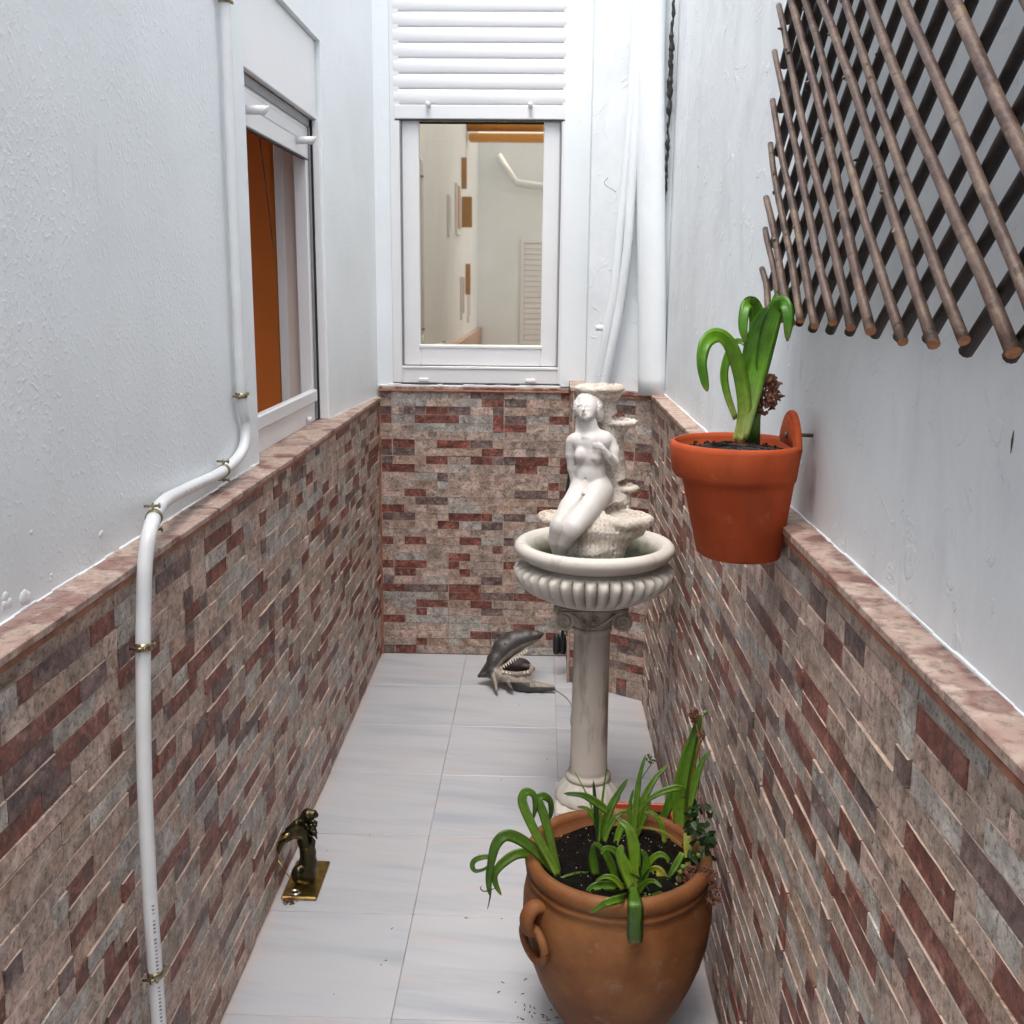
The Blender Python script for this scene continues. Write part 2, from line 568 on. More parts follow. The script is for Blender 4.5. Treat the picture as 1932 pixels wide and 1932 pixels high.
def urn_mat():
    m, n, b = mat_new('weathered_terracotta')
    v = coords(n)
    c = ramp(n, noise(n, v, 7, 5, .6), [(.28, (.085, .027, .009)), (.5, (.165, .060, .018)), (.72, (.235, .105, .036))])
    sep = nd(n, 'ShaderNodeSeparateXYZ'); n.links.new(v, sep.inputs[0])
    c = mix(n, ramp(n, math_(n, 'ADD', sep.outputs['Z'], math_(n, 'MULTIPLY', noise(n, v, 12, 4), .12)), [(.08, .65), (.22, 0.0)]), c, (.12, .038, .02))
    c = mix(n, ramp(n, noise(n, v, 19, 5, .65), [(.60, 0.0), (.74, .45)]), c, (.27, .19, .13))
    c = mix(n, ramp(n, noise(n, v, 150, 3, .6), [(.68, 0.0), (.75, .6)]), c, (.09, .05, .03))
    n.links.new(c, b.inputs['Base Color'])
    b.inputs['Roughness'].default_value = .62
    b.inputs['Specular IOR Level'].default_value = .3
    bump(n, b, math_(n, 'ADD', noise(n, v, 90, 4), math_(n, 'MULTIPLY', noise(n, coords(n, scale=(1, 1, 6)), 9, 3), 1.0)), .22, .004)
    return m
m_urn = urn_mat()

def soil_mat():
    m, n, b = mat_new('wet_potting_soil')
    v = coords(n)
    c = ramp(n, noise(n, v, 160, 5, .7), [(.35, (.002, .0017, .0014)), (.65, (.008, .006, .0045))])
    n.links.new(c, b.inputs['Base Color'])
    b.inputs['Roughness'].default_value = .22
    b.inputs['Specular IOR Level'].default_value = .3
    bump(n, b, noise(n, v, 230, 5, .75), 1.0, .010)
    return m
m_soil = soil_mat()
m_perlite = simple('pale_grit', (.55, .50, .45), .6)

def leaf_mat(name, base, tip, pale, sheen=.35):
    """'along' 0..1 runs from the leaf's base to its tip"""
    m, n, b = mat_new(name)
    at_ = nd(n, 'ShaderNodeAttribute', attribute_name='along')
    c = ramp(n, at_.outputs['Fac'], [(0, pale), (.22, base), (.8, tip), (1, tip)])
    f = noise(n, coords(n, scale=(1, 1, 1)), 70, 4)
    c = mix(n, 1.0, c, ramp(n, f, [(.3, .74), (.7, 1.15)]), 'MULTIPLY')
    ax_ = nd(n, 'ShaderNodeAttribute', attribute_name='across')
    cx_ = nd(n, 'ShaderNodeCombineXYZ')
    n.links.new(math_(n, 'MULTIPLY', ax_.outputs['Fac'], 9.0), cx_.inputs[0])
    n.links.new(math_(n, 'MULTIPLY', at_.outputs['Fac'], 2.2), cx_.inputs[1])
    vein = noise(n, cx_.outputs[0], 1.6, 3, .6)
    c = mix(n, 1.0, c, ramp(n, vein, [(.36, .62), (.6, 1.18)]), 'MULTIPLY')
    c = mix(n, math_(n, 'MULTIPLY', ramp(n, at_.outputs['Fac'], [(.90, 0.0), (1.0, 1.0)]), ramp(n, f, [(.4, .2), (.6, .9)])), c, (.22, .15, .05))
    sp_ = noise(n, coords(n), 210, 2, .5)
    c = mix(n, ramp(n, sp_, [(.70, 0.0), (.76, .6)]), c, (.20, .17, .05))
    oi = nd(n, 'ShaderNodeObjectInfo')
    c = mix(n, 1.0, c, ramp(n, oi.outputs['Random'], [(0.0, (.62, .66, .7)), (.5, (1.0, 1.0, 1.0)), (1.0, (1.35, 1.15, .9))]), 'MULTIPLY')
    bump(n, b, vein, .25, .0012)
    n.links.new(c, b.inputs['Base Color'])
    b.inputs['Roughness'].default_value = sheen
    tr = nd(n, 'ShaderNodeBsdfTranslucent')
    n.links.new(mix(n, .3, c, (.3, .5, .05)), tr.inputs['Color'])
    ms = nd(n, 'ShaderNodeMixShader'); ms.inputs[0].default_value = .18
    out = n.nodes['Material Output']
    n.links.new(b.outputs[0], ms.inputs[1]); n.links.new(tr.outputs[0], ms.inputs[2]); n.links.new(ms.outputs[0], out.inputs['Surface'])
    return m
m_leafA = leaf_mat('glossy_green_leaf', (.12, .30, .015), (.06, .21, .013), (.38, .48, .15))
m_leafB = leaf_mat('mid_green_leaf', (.12, .25, .018), (.07, .17, .014), (.22, .34, .05))
m_leafD = leaf_mat('dark_green_leaf', (.028, .075, .018), (.02, .06, .016), (.05, .12, .025))
m_leafY = leaf_mat('yellowing_leaf', (.24, .27, .03), (.35, .32, .05), (.20, .28, .04))
m_dry = simple('dried_flower', (.14, .058, .032), .8, var=.6, vs_=160)
m_bud = simple('green_bud', (.10, .16, .03), .45)

def bark():
    m, n, b = mat_new('willow_bark')
    v = coords(n, obj=True, scale=(1, 1, .12))
    oi = nd(n, 'ShaderNodeObjectInfo')
    f = noise(n, coords(n), 20, 6, .68, .6)
    c = ramp(n, f, [(.36, (.036, .018, .012)), (.46, (.078, .044, .032)), (.55, (.125, .079, .058)), (.66, (.185, .13, .078))])
    c = mix(n, math_(n, 'MULTIPLY', oi.outputs['Random'], .5), c, (.10, .065, .052))
    k = noise(n, coords(n), 75, 3, .5)
    c = mix(n, ramp(n, k, [(.63, 0.0), (.68, .85)]), c, (.03, .018, .014))
    n.links.new(c, b.inputs['Base Color'])
    b.inputs['Roughness'].default_value = .5
    bump(n, b, noise(n, coords(n), 150, 4, .6), .5, .003)
    return m
m_bark = bark()
m_barkd = simple('shaded_dark_bark', (.016, .009, .0065), .6, var=.5, vs_=60, bmp=.5)  # darker bark for the back sticks; their shade is put into the colour
m_cut = simple('cut_wood_end', (.33, .145, .06), .7, var=.3, vs_=200)


# ------------------------------------------------------------------ dimensions
XL, XLP = -.665, -.718          # dado face and plaster, left
XR, XRP = .400, .440            # dado face and plaster, right
YB, YBP = 4.31, 4.325           # back wall dado face and plaster
ZL, ZR, ZBK = 1.100, 1.175, 1.145
YN = -3.2                       # courtyard's other end
TOP = 4.2
PA, PB = Vector((.125, 4.008)), Vector((.404, 3.820))   # angled pillar face

# ------------------------------------------------------------------ floor
fl = MB().box(-.9, .6, YN - .2, YB + .2, -.06, -.004)
m_joint = simple('floor_joint', (.36, .31, .29), .8, var=.3, vs_=12)
floor = tag(fl.build('floor', m_joint), kind='structure')
tx = [-.665, -.302, .072, .402]
ty = [YB + .0]
ys = [2.0 + .3885 * k for k in range(-14, 7)]
ys = [y for y in ys if YN < y < YB - .1]
ys = [YN] + ys + [YB]
g = .0009
for i in range(3):
    for j in range(len(ys) - 1):
        x0, x1, y0, y1 = tx[i] + g, tx[i + 1] - g, ys[j] + g, ys[j + 1] - g
        cx, cy = (x0 + x1) / 2, (y0 + y1) / 2
        zt = R_.uniform(-.0004, .0004)
        t = MB().box(x0 - cx, x1 - cx, y0 - cy, y1 - cy, -.012, zt, .0009)
        o = t.build('floor_tile', m_marble, floor)
        o.location = (cx, cy, 0)


# ------------------------------------------------------------------ split-face tile cladding
UNIT, ROW = .046, .0344
def brick_mesh(nu, var):
    """front faces +y (outward), u along x from 0 to 1*len, z 0..ROW"""
    rr = random.Random(nu * 100 + var)
    L = UNIT * nu
    nx = max(2, nu)
    p = rr.uniform(.0006, .0042)
    e = .0009
    v, f = [], []
    for j in range(3):
        for i in range(nx + 1):
            x = e + (L - 2 * e) * i / nx
            z = e + (ROW - 2 * e) * j / 2 - (0.0004 if j == 0 else 0)
            v.append((x, p + rr.uniform(-.0006, .0006) + (.0007 if j == 2 else 0), z))
    for j in range(2):
        for i in range(nx):
            a = j * (nx + 1) + i
            f.append((a, a + nx + 1, a + nx + 2, a + 1))
    # rim ring at the wall
    nfront = len(f)
    ring = [i for i in range(nx + 1)] + [nx + (nx + 1)] + [2 * (nx + 1) + i for i in range(nx, -1, -1)] + [nx + 1]
    b = len(v)
    for q in ring:
        x, y, z = v[q]
        xx = 0.0003 if x < L * .01 + e else (L - .0003 if x > L - e * 1.5 else x)
        zz = 0.0001 if q <= nx else (ROW - .0002 if q >= 2 * (nx + 1) else z)
        v.append((xx, -.004, zz))
    n = len(ring)
    for k in range(n):
        f.append((ring[k], ring[(k + 1) % n], b + (k + 1) % n, b + k))
    me = bpy.data.meshes.new('brick')
    me.from_pydata(v, [], f)
    me.update()
    me.materials.append(BM[0]); me.materials.append(m_grout)
    for pg in me.polygons:
        pg.material_index = 1 if (var % 3 != 1 and pg.index >= nfront and abs(pg.normal.z) > .75 and pg.center.z > ROW * .5) else 0
    return me
POOL = {nu: [brick_mesh(nu, k) for k in range(7)] for nu in (1, 2, 3, 4)}
NP = {nu: [(np.array([v.co for v in me.vertices]), [tuple(p.vertices) for p in me.polygons], [p.material_index for p in me.polygons]) for me in POOL[nu]] for nu in POOL}
RMI = RM.transposed()
def proj(P):
    c = RMI @ (Vector(P) - Vector((0, 0, CAMH)))
    if c.z > -.05: return None
    return (CPX + FPX * c.x / -c.z, CPX - FPX * c.y / -c.z)

def cladding(parent, org, udir, ndir, length, top, seed, u_off=0.0, limit=300):
    """split-face bricks over a wall strip; the 300 that show largest stay single, the rest join"""
    rr = random.Random(seed)
    rows = int(round((top - .004) / ROW))
    rh = (top - .004) / rows / ROW
    todo = []
    TILE = 10
    cur = []
    for r in range(rows):
        prev, cur = cur, []
        trow = (rows - 1 - r) // 8
        gap_z = .0016 if (rows - 1 - r) % 8 == 7 else 0
        u = -u_off - (TILE * UNIT / 2 if trow % 2 else 0)
        while u < length:
            left = TILE
            uu = u
            while left > 0:
                nu = min(left, rr.choice((1, 2, 2, 2, 3, 3, 3, 4)))
                a, b_ = uu, uu + nu * UNIT
                if left == nu: b_ -= .0018
                if left == TILE: a += .0012
                a2, b2 = max(a, 0), min(b_, length)
                if b2 - a2 > .008:
                    mi = rr.choices(range(6), BW)[0]
                    if mi in (2, 3) and rr.random() < .55 and any(m_ == mi and x1 > a2 and x0 < b2 for x0, x1, m_ in prev + cur[-1:]):
                        mi = rr.choice((0, 0, 1, 4, 5))
                    cur.append((a2 - .01, b2 + .01, mi))
                    todo.append((a2, (b2 - a2) / (nu * UNIT), r * ROW * rh + gap_z + .002, rh * (1 - gap_z / ROW), nu, rr.randrange(7), mi, rr.uniform(.75, 1.25)))
                uu += nu * UNIT
                left -= nu
            u += TILE * UNIT
    sc_ = []
    for t in todo:
        c0 = org + udir * t[0] + Vector((0, 0, t[2]))
        c1 = org + udir * (t[0] + t[1] * t[4] * UNIT) + Vector((0, 0, t[2]))
        c2 = c0 + Vector((0, 0, ROW))
        p0, p1, p2 = proj(c0), proj(c1), proj(c2)
        s = -1
        if p0 and p1 and p2 and 0 < (p0[0] + p1[0]) / 2 < 1932 and 0 < (p0[1] + p2[1]) / 2 < 1932:
            s = abs((p1[0] - p0[0]) * (p2[1] - p0[1]) - (p1[1] - p0[1]) * (p2[0] - p0[0]))
        sc_.append(s)
    order = sorted(range(len(todo)), key=lambda i: -sc_[i])
    single = set(i for i in order[:limit] if sc_[i] > 0)
    V, Fc, MI = [], [], []
    base = 0
    pinv = Matrix.Translation(-Vector(parent.location))
    for i, (u, su, z, sz, nu, var, mi, sp) in enumerate(todo):
        M = Matrix(((udir.x * su, ndir.x * sp, 0, org.x + udir.x * u), (udir.y * su, ndir.y * sp, 0, org.y + udir.y * u), (0, 0, sz, z), (0, 0, 0, 1)))
        if i in single:
            o = bpy.data.objects.new('brick', POOL[nu][var])
            COL.objects.link(o)
            o.parent = parent
            o.matrix_parent_inverse = pinv
            o.matrix_basis = M
            o.material_slots[0].link = 'OBJECT'
            o.material_slots[0].material = BM[mi]
        else:
            vv, ff, fm = NP[nu][var]
            A = np.array(M)
            V.append(vv @ A[:3, :3].T + A[:3, 3])
            Fc += [tuple(k + base for k in q) for q in ff]
            MI += [6 if q_ else mi for q_ in fm]
            base += len(vv)
    if V:
        me = bpy.data.meshes.new('distant_bricks')
        me.from_pydata(np.concatenate(V).tolist(), [], Fc)
        me.polygons.foreach_set('material_index', MI)
        me.update()
        o = link('distant_bricks', me, BM + [m_grout], parent)
        o['kind'] = 'stuff'

def coping(parent, x0, x1, y0, y1, z, along='y', step=.235, edge=None):
    a, b_ = (y0, y1) if along == 'y' else (x0, x1)
    t = a
    while t < b_ - .01:
        t2 = min(t + step * R_.uniform(.92, 1.06), b_)
        if b_ - t2 < .05: t2 = b_
        dz = R_.uniform(-.0012, .0012)
        bx = (x0, x1, t + .0008, t2 - .0008) if along == 'y' else (t + .0008, t2 - .0008, y0, y1)
        MB().box(*bx, z - .012, z + dz, .0015).build('coping_tile', m_coping, parent)
        t = t2

Zv = Vector((0, 0, 0))
UY, UX = Vector((0, 1, 0)), Vector((1, 0, 0))

# ------------------------------------------------------------------ left wall
wl = tag(empty('courtyard_wall', (XLP, 1.8, 0)), 'long left wall, white orange-peel paint above mosaic stone tiles, with white pipe and side window', 'wall')
WY0, WY1, WZ0, WZ1 = 2.66, 3.57, 1.10, 2.30     # window recess
b = MB()
b.box(-.87, XLP, YN, WY0, 0, TOP)
b.box(-.87, XLP, WY0, WY1, WZ1, TOP)
b.box(-.87, XLP - .002, WY0, WY1, 0, 1.085)
# beyond the window the face leans in towards the back corner
v = [(-.87, WY1, 0), (XLP, WY1, 0), (-.662, YB + .1, 0), (-.87, YB + .1, 0)]
v += [(x, y, TOP) for x, y, _ in v]
b.add(v, [(3, 2, 1, 0), (4, 5, 6, 7), (0, 1, 5, 4), (1, 2, 6, 5), (2, 3, 7, 6), (3, 0, 4, 7)])
b.build('plaster', m_plr, wl)
MB().box(XLP + .0, XL - .004, YN + .01, YB, .0, ZL - .012).build('tile_backing', m_grout, wl)
cladding(wl, Vector((XL - .004, .2, 0)), UY, UX, YB - .2 - .004, ZL - .014, 11)
coping(wl, XLP - .045, XL + .012, .2, YB - .004, ZL)
MB().box(XL - .003, XL + .0085, .2, YB - .004, ZL - .024, ZL - .0125, .002).build('edge_trim', m_groutred, wl)
# blistered paint along the wall foot
bl = MB()
for (px, py, r) in ((12, 1133, .008), (50, 1122, .011), (190, 1010, .006), (95, 1090, .004), (230, 935, .004), (60, 1000, .004)):
    p = atx(px, py, XLP)
    for k in range(3):
        q = p + Vector((0, R_.uniform(-r, r), R_.uniform(-r, r)))
        bl.lathe([(0.001, .16 * r), (r * .5, .14 * r), (r * .85, .06 * r), (r, -.001)], 0, 0, 9)
        n9 = 36
        for i in range(len(bl.v) - n9, len(bl.v)):
            x, y, z = bl.v[i]
            bl.v[i] = (q.x + z, q.y + x * 1.1, q.z + y)
bl.build('paint_blister', m_plr, wl, True)

# --- side window in the left wall
wn = MB()
XF = -.758
wn.box(-.80, XF, 3.505, 3.545, 1.098, 2.06, .003)          # far jamb
wn.box(-.80, XF, WY0, 2.70, 1.098, 2.06, .003)             # near jamb
wn.box(-.80, XF, 2.70, 3.505, 1.098, 1.165, .003)          # bottom rail
wn.box(-.80, XF, 2.70, 3.505, 2.02, 2.06, .003)
wn.box(XF - .012, XF + .012, 2.68, 3.52, 1.165, 1.205, .004)   # raised lip
win1 = wn.build('window', m_pvc, wl)
win1['label'] = 'open side window with orange room behind'
MB().box(-.752, -.733, WY0 + .002, WY1 - .004, 2.062, WZ1 - .003, .002).build('shutter_box', m_pvc, win1)
MB().box(-.747, XLP - .006, 3.552, 3.569, 1.102, 2.058, .002).build('guide_rail', m_pvc, win1)
MB().box(-.757, -.7475, 3.548, 3.569, 1.103, 2.058).build('guide_gasket', m_black, win1)
MB().box(-.757, -.752, 3.53, 3.547, 1.103, 2.058, .001).build('guide_gasket', m_grey, win1)
MB().box(-.80, -.752, 2.67, 3.55, 2.035, 2.0595).build('slot_seal', m_grey, win1)
e = MB().box(-.770, -.757, 2.668, 3.548, 1.938, 1.985, .002)
e.build('shutter_end_bar', m_pvc, win1)
for k in range(1):
    MB().box(-.772, -.759, 2.668, 3.548, 1.987, 2.033, .004).build('shutter_slat', m_pvc, win1)
MB().box(-.772, -.7575, 2.668, 3.548, 1.9335, 1.9375).build('end_seal', m_black, win1)
for y in (2.80, 3.37):
    s_ = MB().tube([Vector((-.757, y, 1.975)), Vector((-.705, y, 1.975))], .0115, 16)
    s_.tube([Vector((-.705, y, 1.975)), Vector((-.702, y, 1.973))], .0135, 16)
    s_.build('shutter_stopper', m_pvc, win1, True)
for y in (2.74, 3.40):
    MB().tube([Vector((-.757, y, 1.118)), Vector((-.742, y, 1.118))], .009, 12).build('drain_cap', m_pvc, win1, True)
# inner reveal
MB().box(-.845, -.8005, 3.55, 3.60, 1.10, 2.1).build('inner_reveal', m_cream, win1)
MB().box(-.870, -.842, 3.535, 3.549, 1.10, 2.1, .002).build('inner_casing', m_pvc, win1)
MB().box(-.86, -.8005, 2.66, 3.55, 1.08, 1.112).build('inner_sill', m_cream, win1)
MB().box(-.855, -.82, 3.18, 3.34, 1.113, 1.140, .003).build('window_catch', m_black, win1)
p0, p1 = atx(487, 238, -.95), atx(540, 660, -.95)
MB().tube([p0, (p0 + p1) / 2 + Vector((0, 0, -.004)), p1], .0022, 8).build('blind_cord', m_grey, win1, True)

# --- room behind the side window
room = MB()
# unseen opening added in the far side, made to light the orange walls
for bx in ((-2.8, -2.75, 1.4, 3.2, .3, 2.9), (-2.8, -2.75, 5.4, 5.6, .3, 2.9), (-2.8, -2.75, 3.2, 5.4, .3, .8), (-2.8, -2.75, 3.2, 5.4, 2.75, 2.9),
           (-2.75, -.88, 5.55, 5.6, .3, 2.9), (-2.75, -.88, 1.4, 1.45, .3, 2.9), (-2.8, -.88, 1.4, 5.6, .25, .3), (-2.8, -.88, 1.4, 5.6, 2.9, 2.95),
           (-.885, -.872, 1.4, WY0, .3, 2.9), (-.885, -.872, WY1 - .02, 5.6, .3, 2.9), (-.885, -.872, WY0, WY1 - .02, 2.1, 2.9), (-.885, -.872, WY0, WY1 - .02, .3, 1.08)):
    room.box(*bx)
tag(room.build('room_wall', m_orange), kind='structure')

# ------------------------------------------------------------------ back wall with window
wb = tag(empty('courtyard_wall', (-.1, YBP, 0)), 'end wall with the large white window above pink and red stone tiles', 'wall')
BX0, BX1 = -.605, .078
b = MB()
b.box(-.80, BX0, YBP, YBP + .25, 0, TOP)
b.box(BX1, .60, YBP - .004, YBP + .25, 0, TOP)
b.box(BX0, BX1, YBP + .001, YBP + .25, 0, 1.150)
b.box(BX0, BX1, YBP + .001, YBP + .25, 2.95, TOP)
b.build('plaster', m_pls, wb)
MB().box(-.665, .14, YB + .004, YBP + .0005, 0, ZBK - .01).build('tile_backing', m_grout, wb)
cladding(wb, Vector((-.660, YB + .004, 0)), UX, Vector((0, -1, 0)), .775, ZBK - .012, 5, u_off=.41)
coping(wb, -.662, .112, YB - .008, YBP + .004, ZBK - .001, 'x', .2)
MB().box(-.660, .112, YB - .0095, YB + .001, ZBK - .022, ZBK - .0135, .002).build('edge_trim', m_groutred, wb)
# white paint spilled over the joint above the coping
sm = MB()
x = -.66
while x < .11:
    L = R_.uniform(.02, .06)
    sm.box(x, min(x + L, .112), YBP - .006, YBP + .004, ZBK - .002, ZBK + R_.uniform(.003, .009), .0015)
    x += L
sm.build('paint_smear', m_pls, wb)

# window: outer frame
fr = MB()
Y0 = YBP - .006
fr.box(-.605, -.566, Y0, Y0 + .06, 1.158, 2.95, .003)
fr.box(.064, .104, Y0, Y0 + .06, 1.158, 2.95, .003)
fr.box(-.566, .064, Y0, Y0 + .06, 1.158, 1.222, .003)
fr.box(-.566, .064, Y0 - .004, Y0 + .008, 1.215, 1.226, .002)
win2 = fr.build('window', m_pvc, wb)
win2['label'] = 'tall closed window with half-lowered roller shutter'
sa = MB()
Y1 = Y0 + .022
sa.box(-.562, -.494, Y1, Y1 + .05, 1.228, 2.6, .004)
sa.box(-.006, .060, Y1, Y1 + .05, 1.228, 2.6, .004)
sa.box(-.494, -.006, Y1, Y1 + .05, 1.228, 1.300, .004)
sa.box(-.500, -.000, Y1 - .004, Y1 + .006, 1.297, 1.311, .003)
sash = sa.build('sash', m_pvc, win2)

def glass_mat():
    m, n, b = mat_new('window_glass')
    out = n.nodes['Material Output']
    tr = nd(n, 'ShaderNodeBsdfTransparent'); tr.inputs[0].default_value = (.88, .90, .88, 1)
    gl = nd(n, 'ShaderNodeBsdfGlossy'); gl.inputs['Roughness'].default_value = 0.018
    gl.inputs['Color'].default_value = (1.0, .88, .70, 1)  # warm tint put in for the glow of the lit room
    fr_ = nd(n, 'ShaderNodeFresnel'); fr_.inputs['IOR'].default_value = 1.5
    f = math_(n, 'ADD', math_(n, 'MULTIPLY', fr_.outputs[0], 2.0), .58)      # double glazing, reflectance raised to brighten the mirrored view
    ms = nd(n, 'ShaderNodeMixShader')
    n.links.new(f, ms.inputs[0]); n.links.new(tr.outputs[0], ms.inputs[1]); n.links.new(gl.outputs[0], ms.inputs[2])
    n.links.new(ms.outputs[0], out.inputs['Surface'])
    return m
m_glass = glass_mat()
MB().box(-.498, -.002, Y1 + .022, Y1 + .026, 1.298, 2.6).build('pane', m_glass, win2)
# roller shutter: slats
P_ = .0556
zb = 2.176
yb = Y0 - .002
MB().box(-.588, .080, yb, yb + .012, zb, zb + .052, .003).build('shutter_end_bar', m_pvc, win2)
MB().box(-.585, .076, yb + .002, yb + .011, zb - .006, zb - .0005).build('end_seal', m_black, win2)
prof = []
for k in range(9):
    t = k / 8
    prof.append((t * (P_ - .0015), .0062 * math.sin(math.pi * min(1, t * .96 + .02)) ** .6))
slv, slf = [], []
for i, (z, d) in enumerate(prof):
    slv += [(-.334, -d + .002, z), (.334, -d + .002, z)]
for i in range(8):
    slf.append((2 * i, 2 * i + 1, 2 * i + 3, 2 * i + 2))
nb = len(slv)
slv += [(-.334, .008, 0), (.334, .008, 0), (-.334, .008, P_ - .0015), (.334, .008, P_ - .0015)]
slf += [(0, nb, nb + 1, 1), (16, 17, nb + 3, nb + 2), (nb, nb + 2, nb + 3, nb + 1)]
slm = bpy.data.meshes.new('shutter_slat')
slm.from_pydata(slv, [], slf); slm.materials.append(m_pvc)
for i, p in enumerate(slm.polygons): p.use_smooth = i < 8
for k in range(13):
    o = bpy.data.objects.new('shutter_slat', slm)
    COL.objects.link(o)
    o.parent = win2
    o.location = (-.254, yb + .004, zb + .0545 + k * P_)
MB().box(-.588, .080, yb + .012, yb + .016, zb + .05, 2.95).build('shutter_backing', m_pvc, win2)
for x in (-.452, -.059):
    s_ = MB().tube([Vector((x, yb, zb + .050)), Vector((x, yb - .040, zb + .050))], .009, 14)
    s_.build('shutter_stopper', m_pvc, win2, True)
for x in (-.478, -.045):
    MB().box(x - .021, x + .021, Y0 - .008, Y0 + .001, 1.164, 1.178, .003).build('drain_cap', m_pvc, win2)
for sgn, xa in ((1, -.566), (-1, .064)):
    MB().box(min(xa, xa + sgn * .004), max(xa, xa + sgn * .004), Y0 + .001, Y0 + .02, 1.228, 2.17).build('gasket', m_grey, win2)
# room behind it; an unseen side opening is added to light its walls
r2 = MB()
ya = YBP + .26
for bx in ((-.85, 1.6, ya + 2.0, ya + 2.05, .3, 2.9), (-.86, -.85, 5.61, ya + 2.05, .3, 2.9), (1.6, 1.65, ya, ya + .3, .3, 2.9), (1.6, 1.65, ya + 1.9, ya + 2.05, .3, 2.9), (1.6, 1.65, ya + .3, ya + 1.9, .3, .8), (1.6, 1.65, ya + .3, ya + 1.9, 2.75, 2.9),
           (-.87, 1.65, ya, ya + 2.05, .25, .3), (-.87, 1.65, ya, ya + 2.05, 2.9, 2.95), (-.86, -.65, ya - .01, ya, .3, 2.9), (.15, 1.65, ya - .01, ya, .3, 2.9)):
    r2.box(*bx)
tag(r2.build('room_wall', m_orange), kind='structure')
MB().box(-.498, -.05, Y1 + .06, Y1 + .075, 2.10, 2.3, .002).box(-.47, -.07, Y1 + .05, Y1 + .06, 2.04, 2.115, .004).build('blind', simple('ochre_blind', (.62, .28, .045), .6), win2)

# ------------------------------------------------------------------ angled pillar at the right
wp = tag(empty('pillar', (.25, 3.95, 0)), 'angled corner pillar with white pipes, tiled foot behind the fountain', 'pillar')
def prism(pts, z0, z1):
    n = len(pts)
    v = [(x, y, z0) for x, y in pts] + [(x, y, z1) for x, y in pts]
    f = [tuple(range(n))[::-1], tuple(range(n, 2 * n))] + [(i, (i + 1) % n, (i + 1) % n + n, i + n) for i in range(n)]
    return v, f
td = (PB - PA).normalized()
nn = Vector((td.y, -td.x))          # faces the camera
q = lambda s, d: tuple(PA + td * s + nn * d)
LP = (PB - PA).length
MB().add(*prism([q(.0, -.004), q(LP + .03, -.004), (.46, YBP), (PA.x - .002, YBP)], 0, ZR - .012)).build('tile_backing', m_grout, wp)
u3 = Vector((td.x, td.y, 0)); n3 = Vector((nn.x, nn.y, 0))
cladding(wp, Vector((*q(.004, -.004), 0)), u3, n3, LP - .006, ZR - .014, 21, u_off=.2)
cladding(wp, Vector((PA.x - .002, YB + .002, 0)), Vector((0, -1, 0)), Vector((-1, 0, 0)), .30, ZR - .014, 22, u_off=.1)
cv, cf = prism([q(-.012, .010), q(LP + .01, .010), (.46, YBP), (PA.x - .014, YBP)], ZR - .012, ZR)
MB().add(cv, cf).build('coping_tile', m_coping, wp)
cv, cf = prism([q(-.008, .0075), q(LP, .0075), q(LP, -.001), q(-.008, -.001)], ZR - .023, ZR - .0125)
MB().add(cv, cf).build('edge_trim', m_groutred, wp)
MB().box(PA.x - .006, PA.x + .001, 4.001, 4.009, .0, ZR - .013, .001).build('corner_trim', m_grout, wp)
MB().box(XL - .002, XL + .007, YB - .004, YB + .003, .0, ZL - .013, .001).build('corner_trim', m_groutred, wb)
q2 = lambda s, d: (PA.x + .038 + td.x * s + nn.x * d, PA.y + td.y * s + nn.y * d)
b = MB().add(*prism([q2(0, -.010), q2(LP + .05, -.010), (.46, YBP + .02), (PA.x + .05, YBP + .02)], ZR, TOP))
b.build('plaster', m_plp, wp)
MB().box(.075, .20, YBP - .018, YBP - .002, 1.15, TOP).build('plaster', m_pls, wp)

# pipes on the pillar
def pil(px, py, d=0.0):
    r = ray(px, py)
    s = (PA + nn * d).dot(nn) / (r.x * nn.x + r.y * nn.y)
    return Vector((0, 0, CAMH)) + r * s
bigp = [pil(1230, 745, .012), pil(1230, 560, .014), pil(1228, 350, .016), pil(1228, 100, .016), pil(1230, -60, .016), pil(1232, -260, .016)]
dn_ = MB().tube([Vector(p) for p in spline(bigp, 6)], .052, 28, flat=.72, up=(td.x, td.y, 0))
tag(dn_.build('drainpipe', m_pls, None, True), 'widest vertical drainpipe painted white, in the corner next to the peeling wall', 'drainpipe')
ca = [pil(1126, 738, .010), pil(1143, 640, .022), pil(1157, 560, .026), pil(1168, 460, .026), pil(1181, 330, .026), pil(1192, 200, .026), pil(1200, 60, .024), pil(1206, -80, .02), pil(1210, -260, .02)]
cb = [pil(1138, 738, .012), pil(1158, 640, .020), pil(1171, 570, .022), pil(1184, 470, .03), pil(1190, 380, .034), pil(1198, 260, .034), pil(1206, 120, .030), pil(1212, -40, .03), pil(1216, -260, .03)]
tag(MB().tube([Vector(p) for p in spline(ca, 8)], .0165, 18).build('conduit', m_pls, None, True), 'thin white conduit curving down the pillar, left one with the small cap', 'conduit')
cnd = bpy.data.objects['conduit']
tag(MB().tube([Vector(p) for p in spline(cb, 8)], .0165, 18).build('conduit', m_pls, None, True), 'thin white conduit curving down between its left twin and the wide drainpipe', 'conduit')
kp = pil(1131, 619, .034)
kb = MB().lathe([(.001, -.010), (.012, -.009), (.015, -.002), (.015, .004), (.011, .010), (.001, .012)], 0, 0, 16)
kb.v = [(kp.x + x, kp.y + y, kp.z + z) for x, y, z in kb.v]
kb.build('cap', m_pvc, cnd, True)
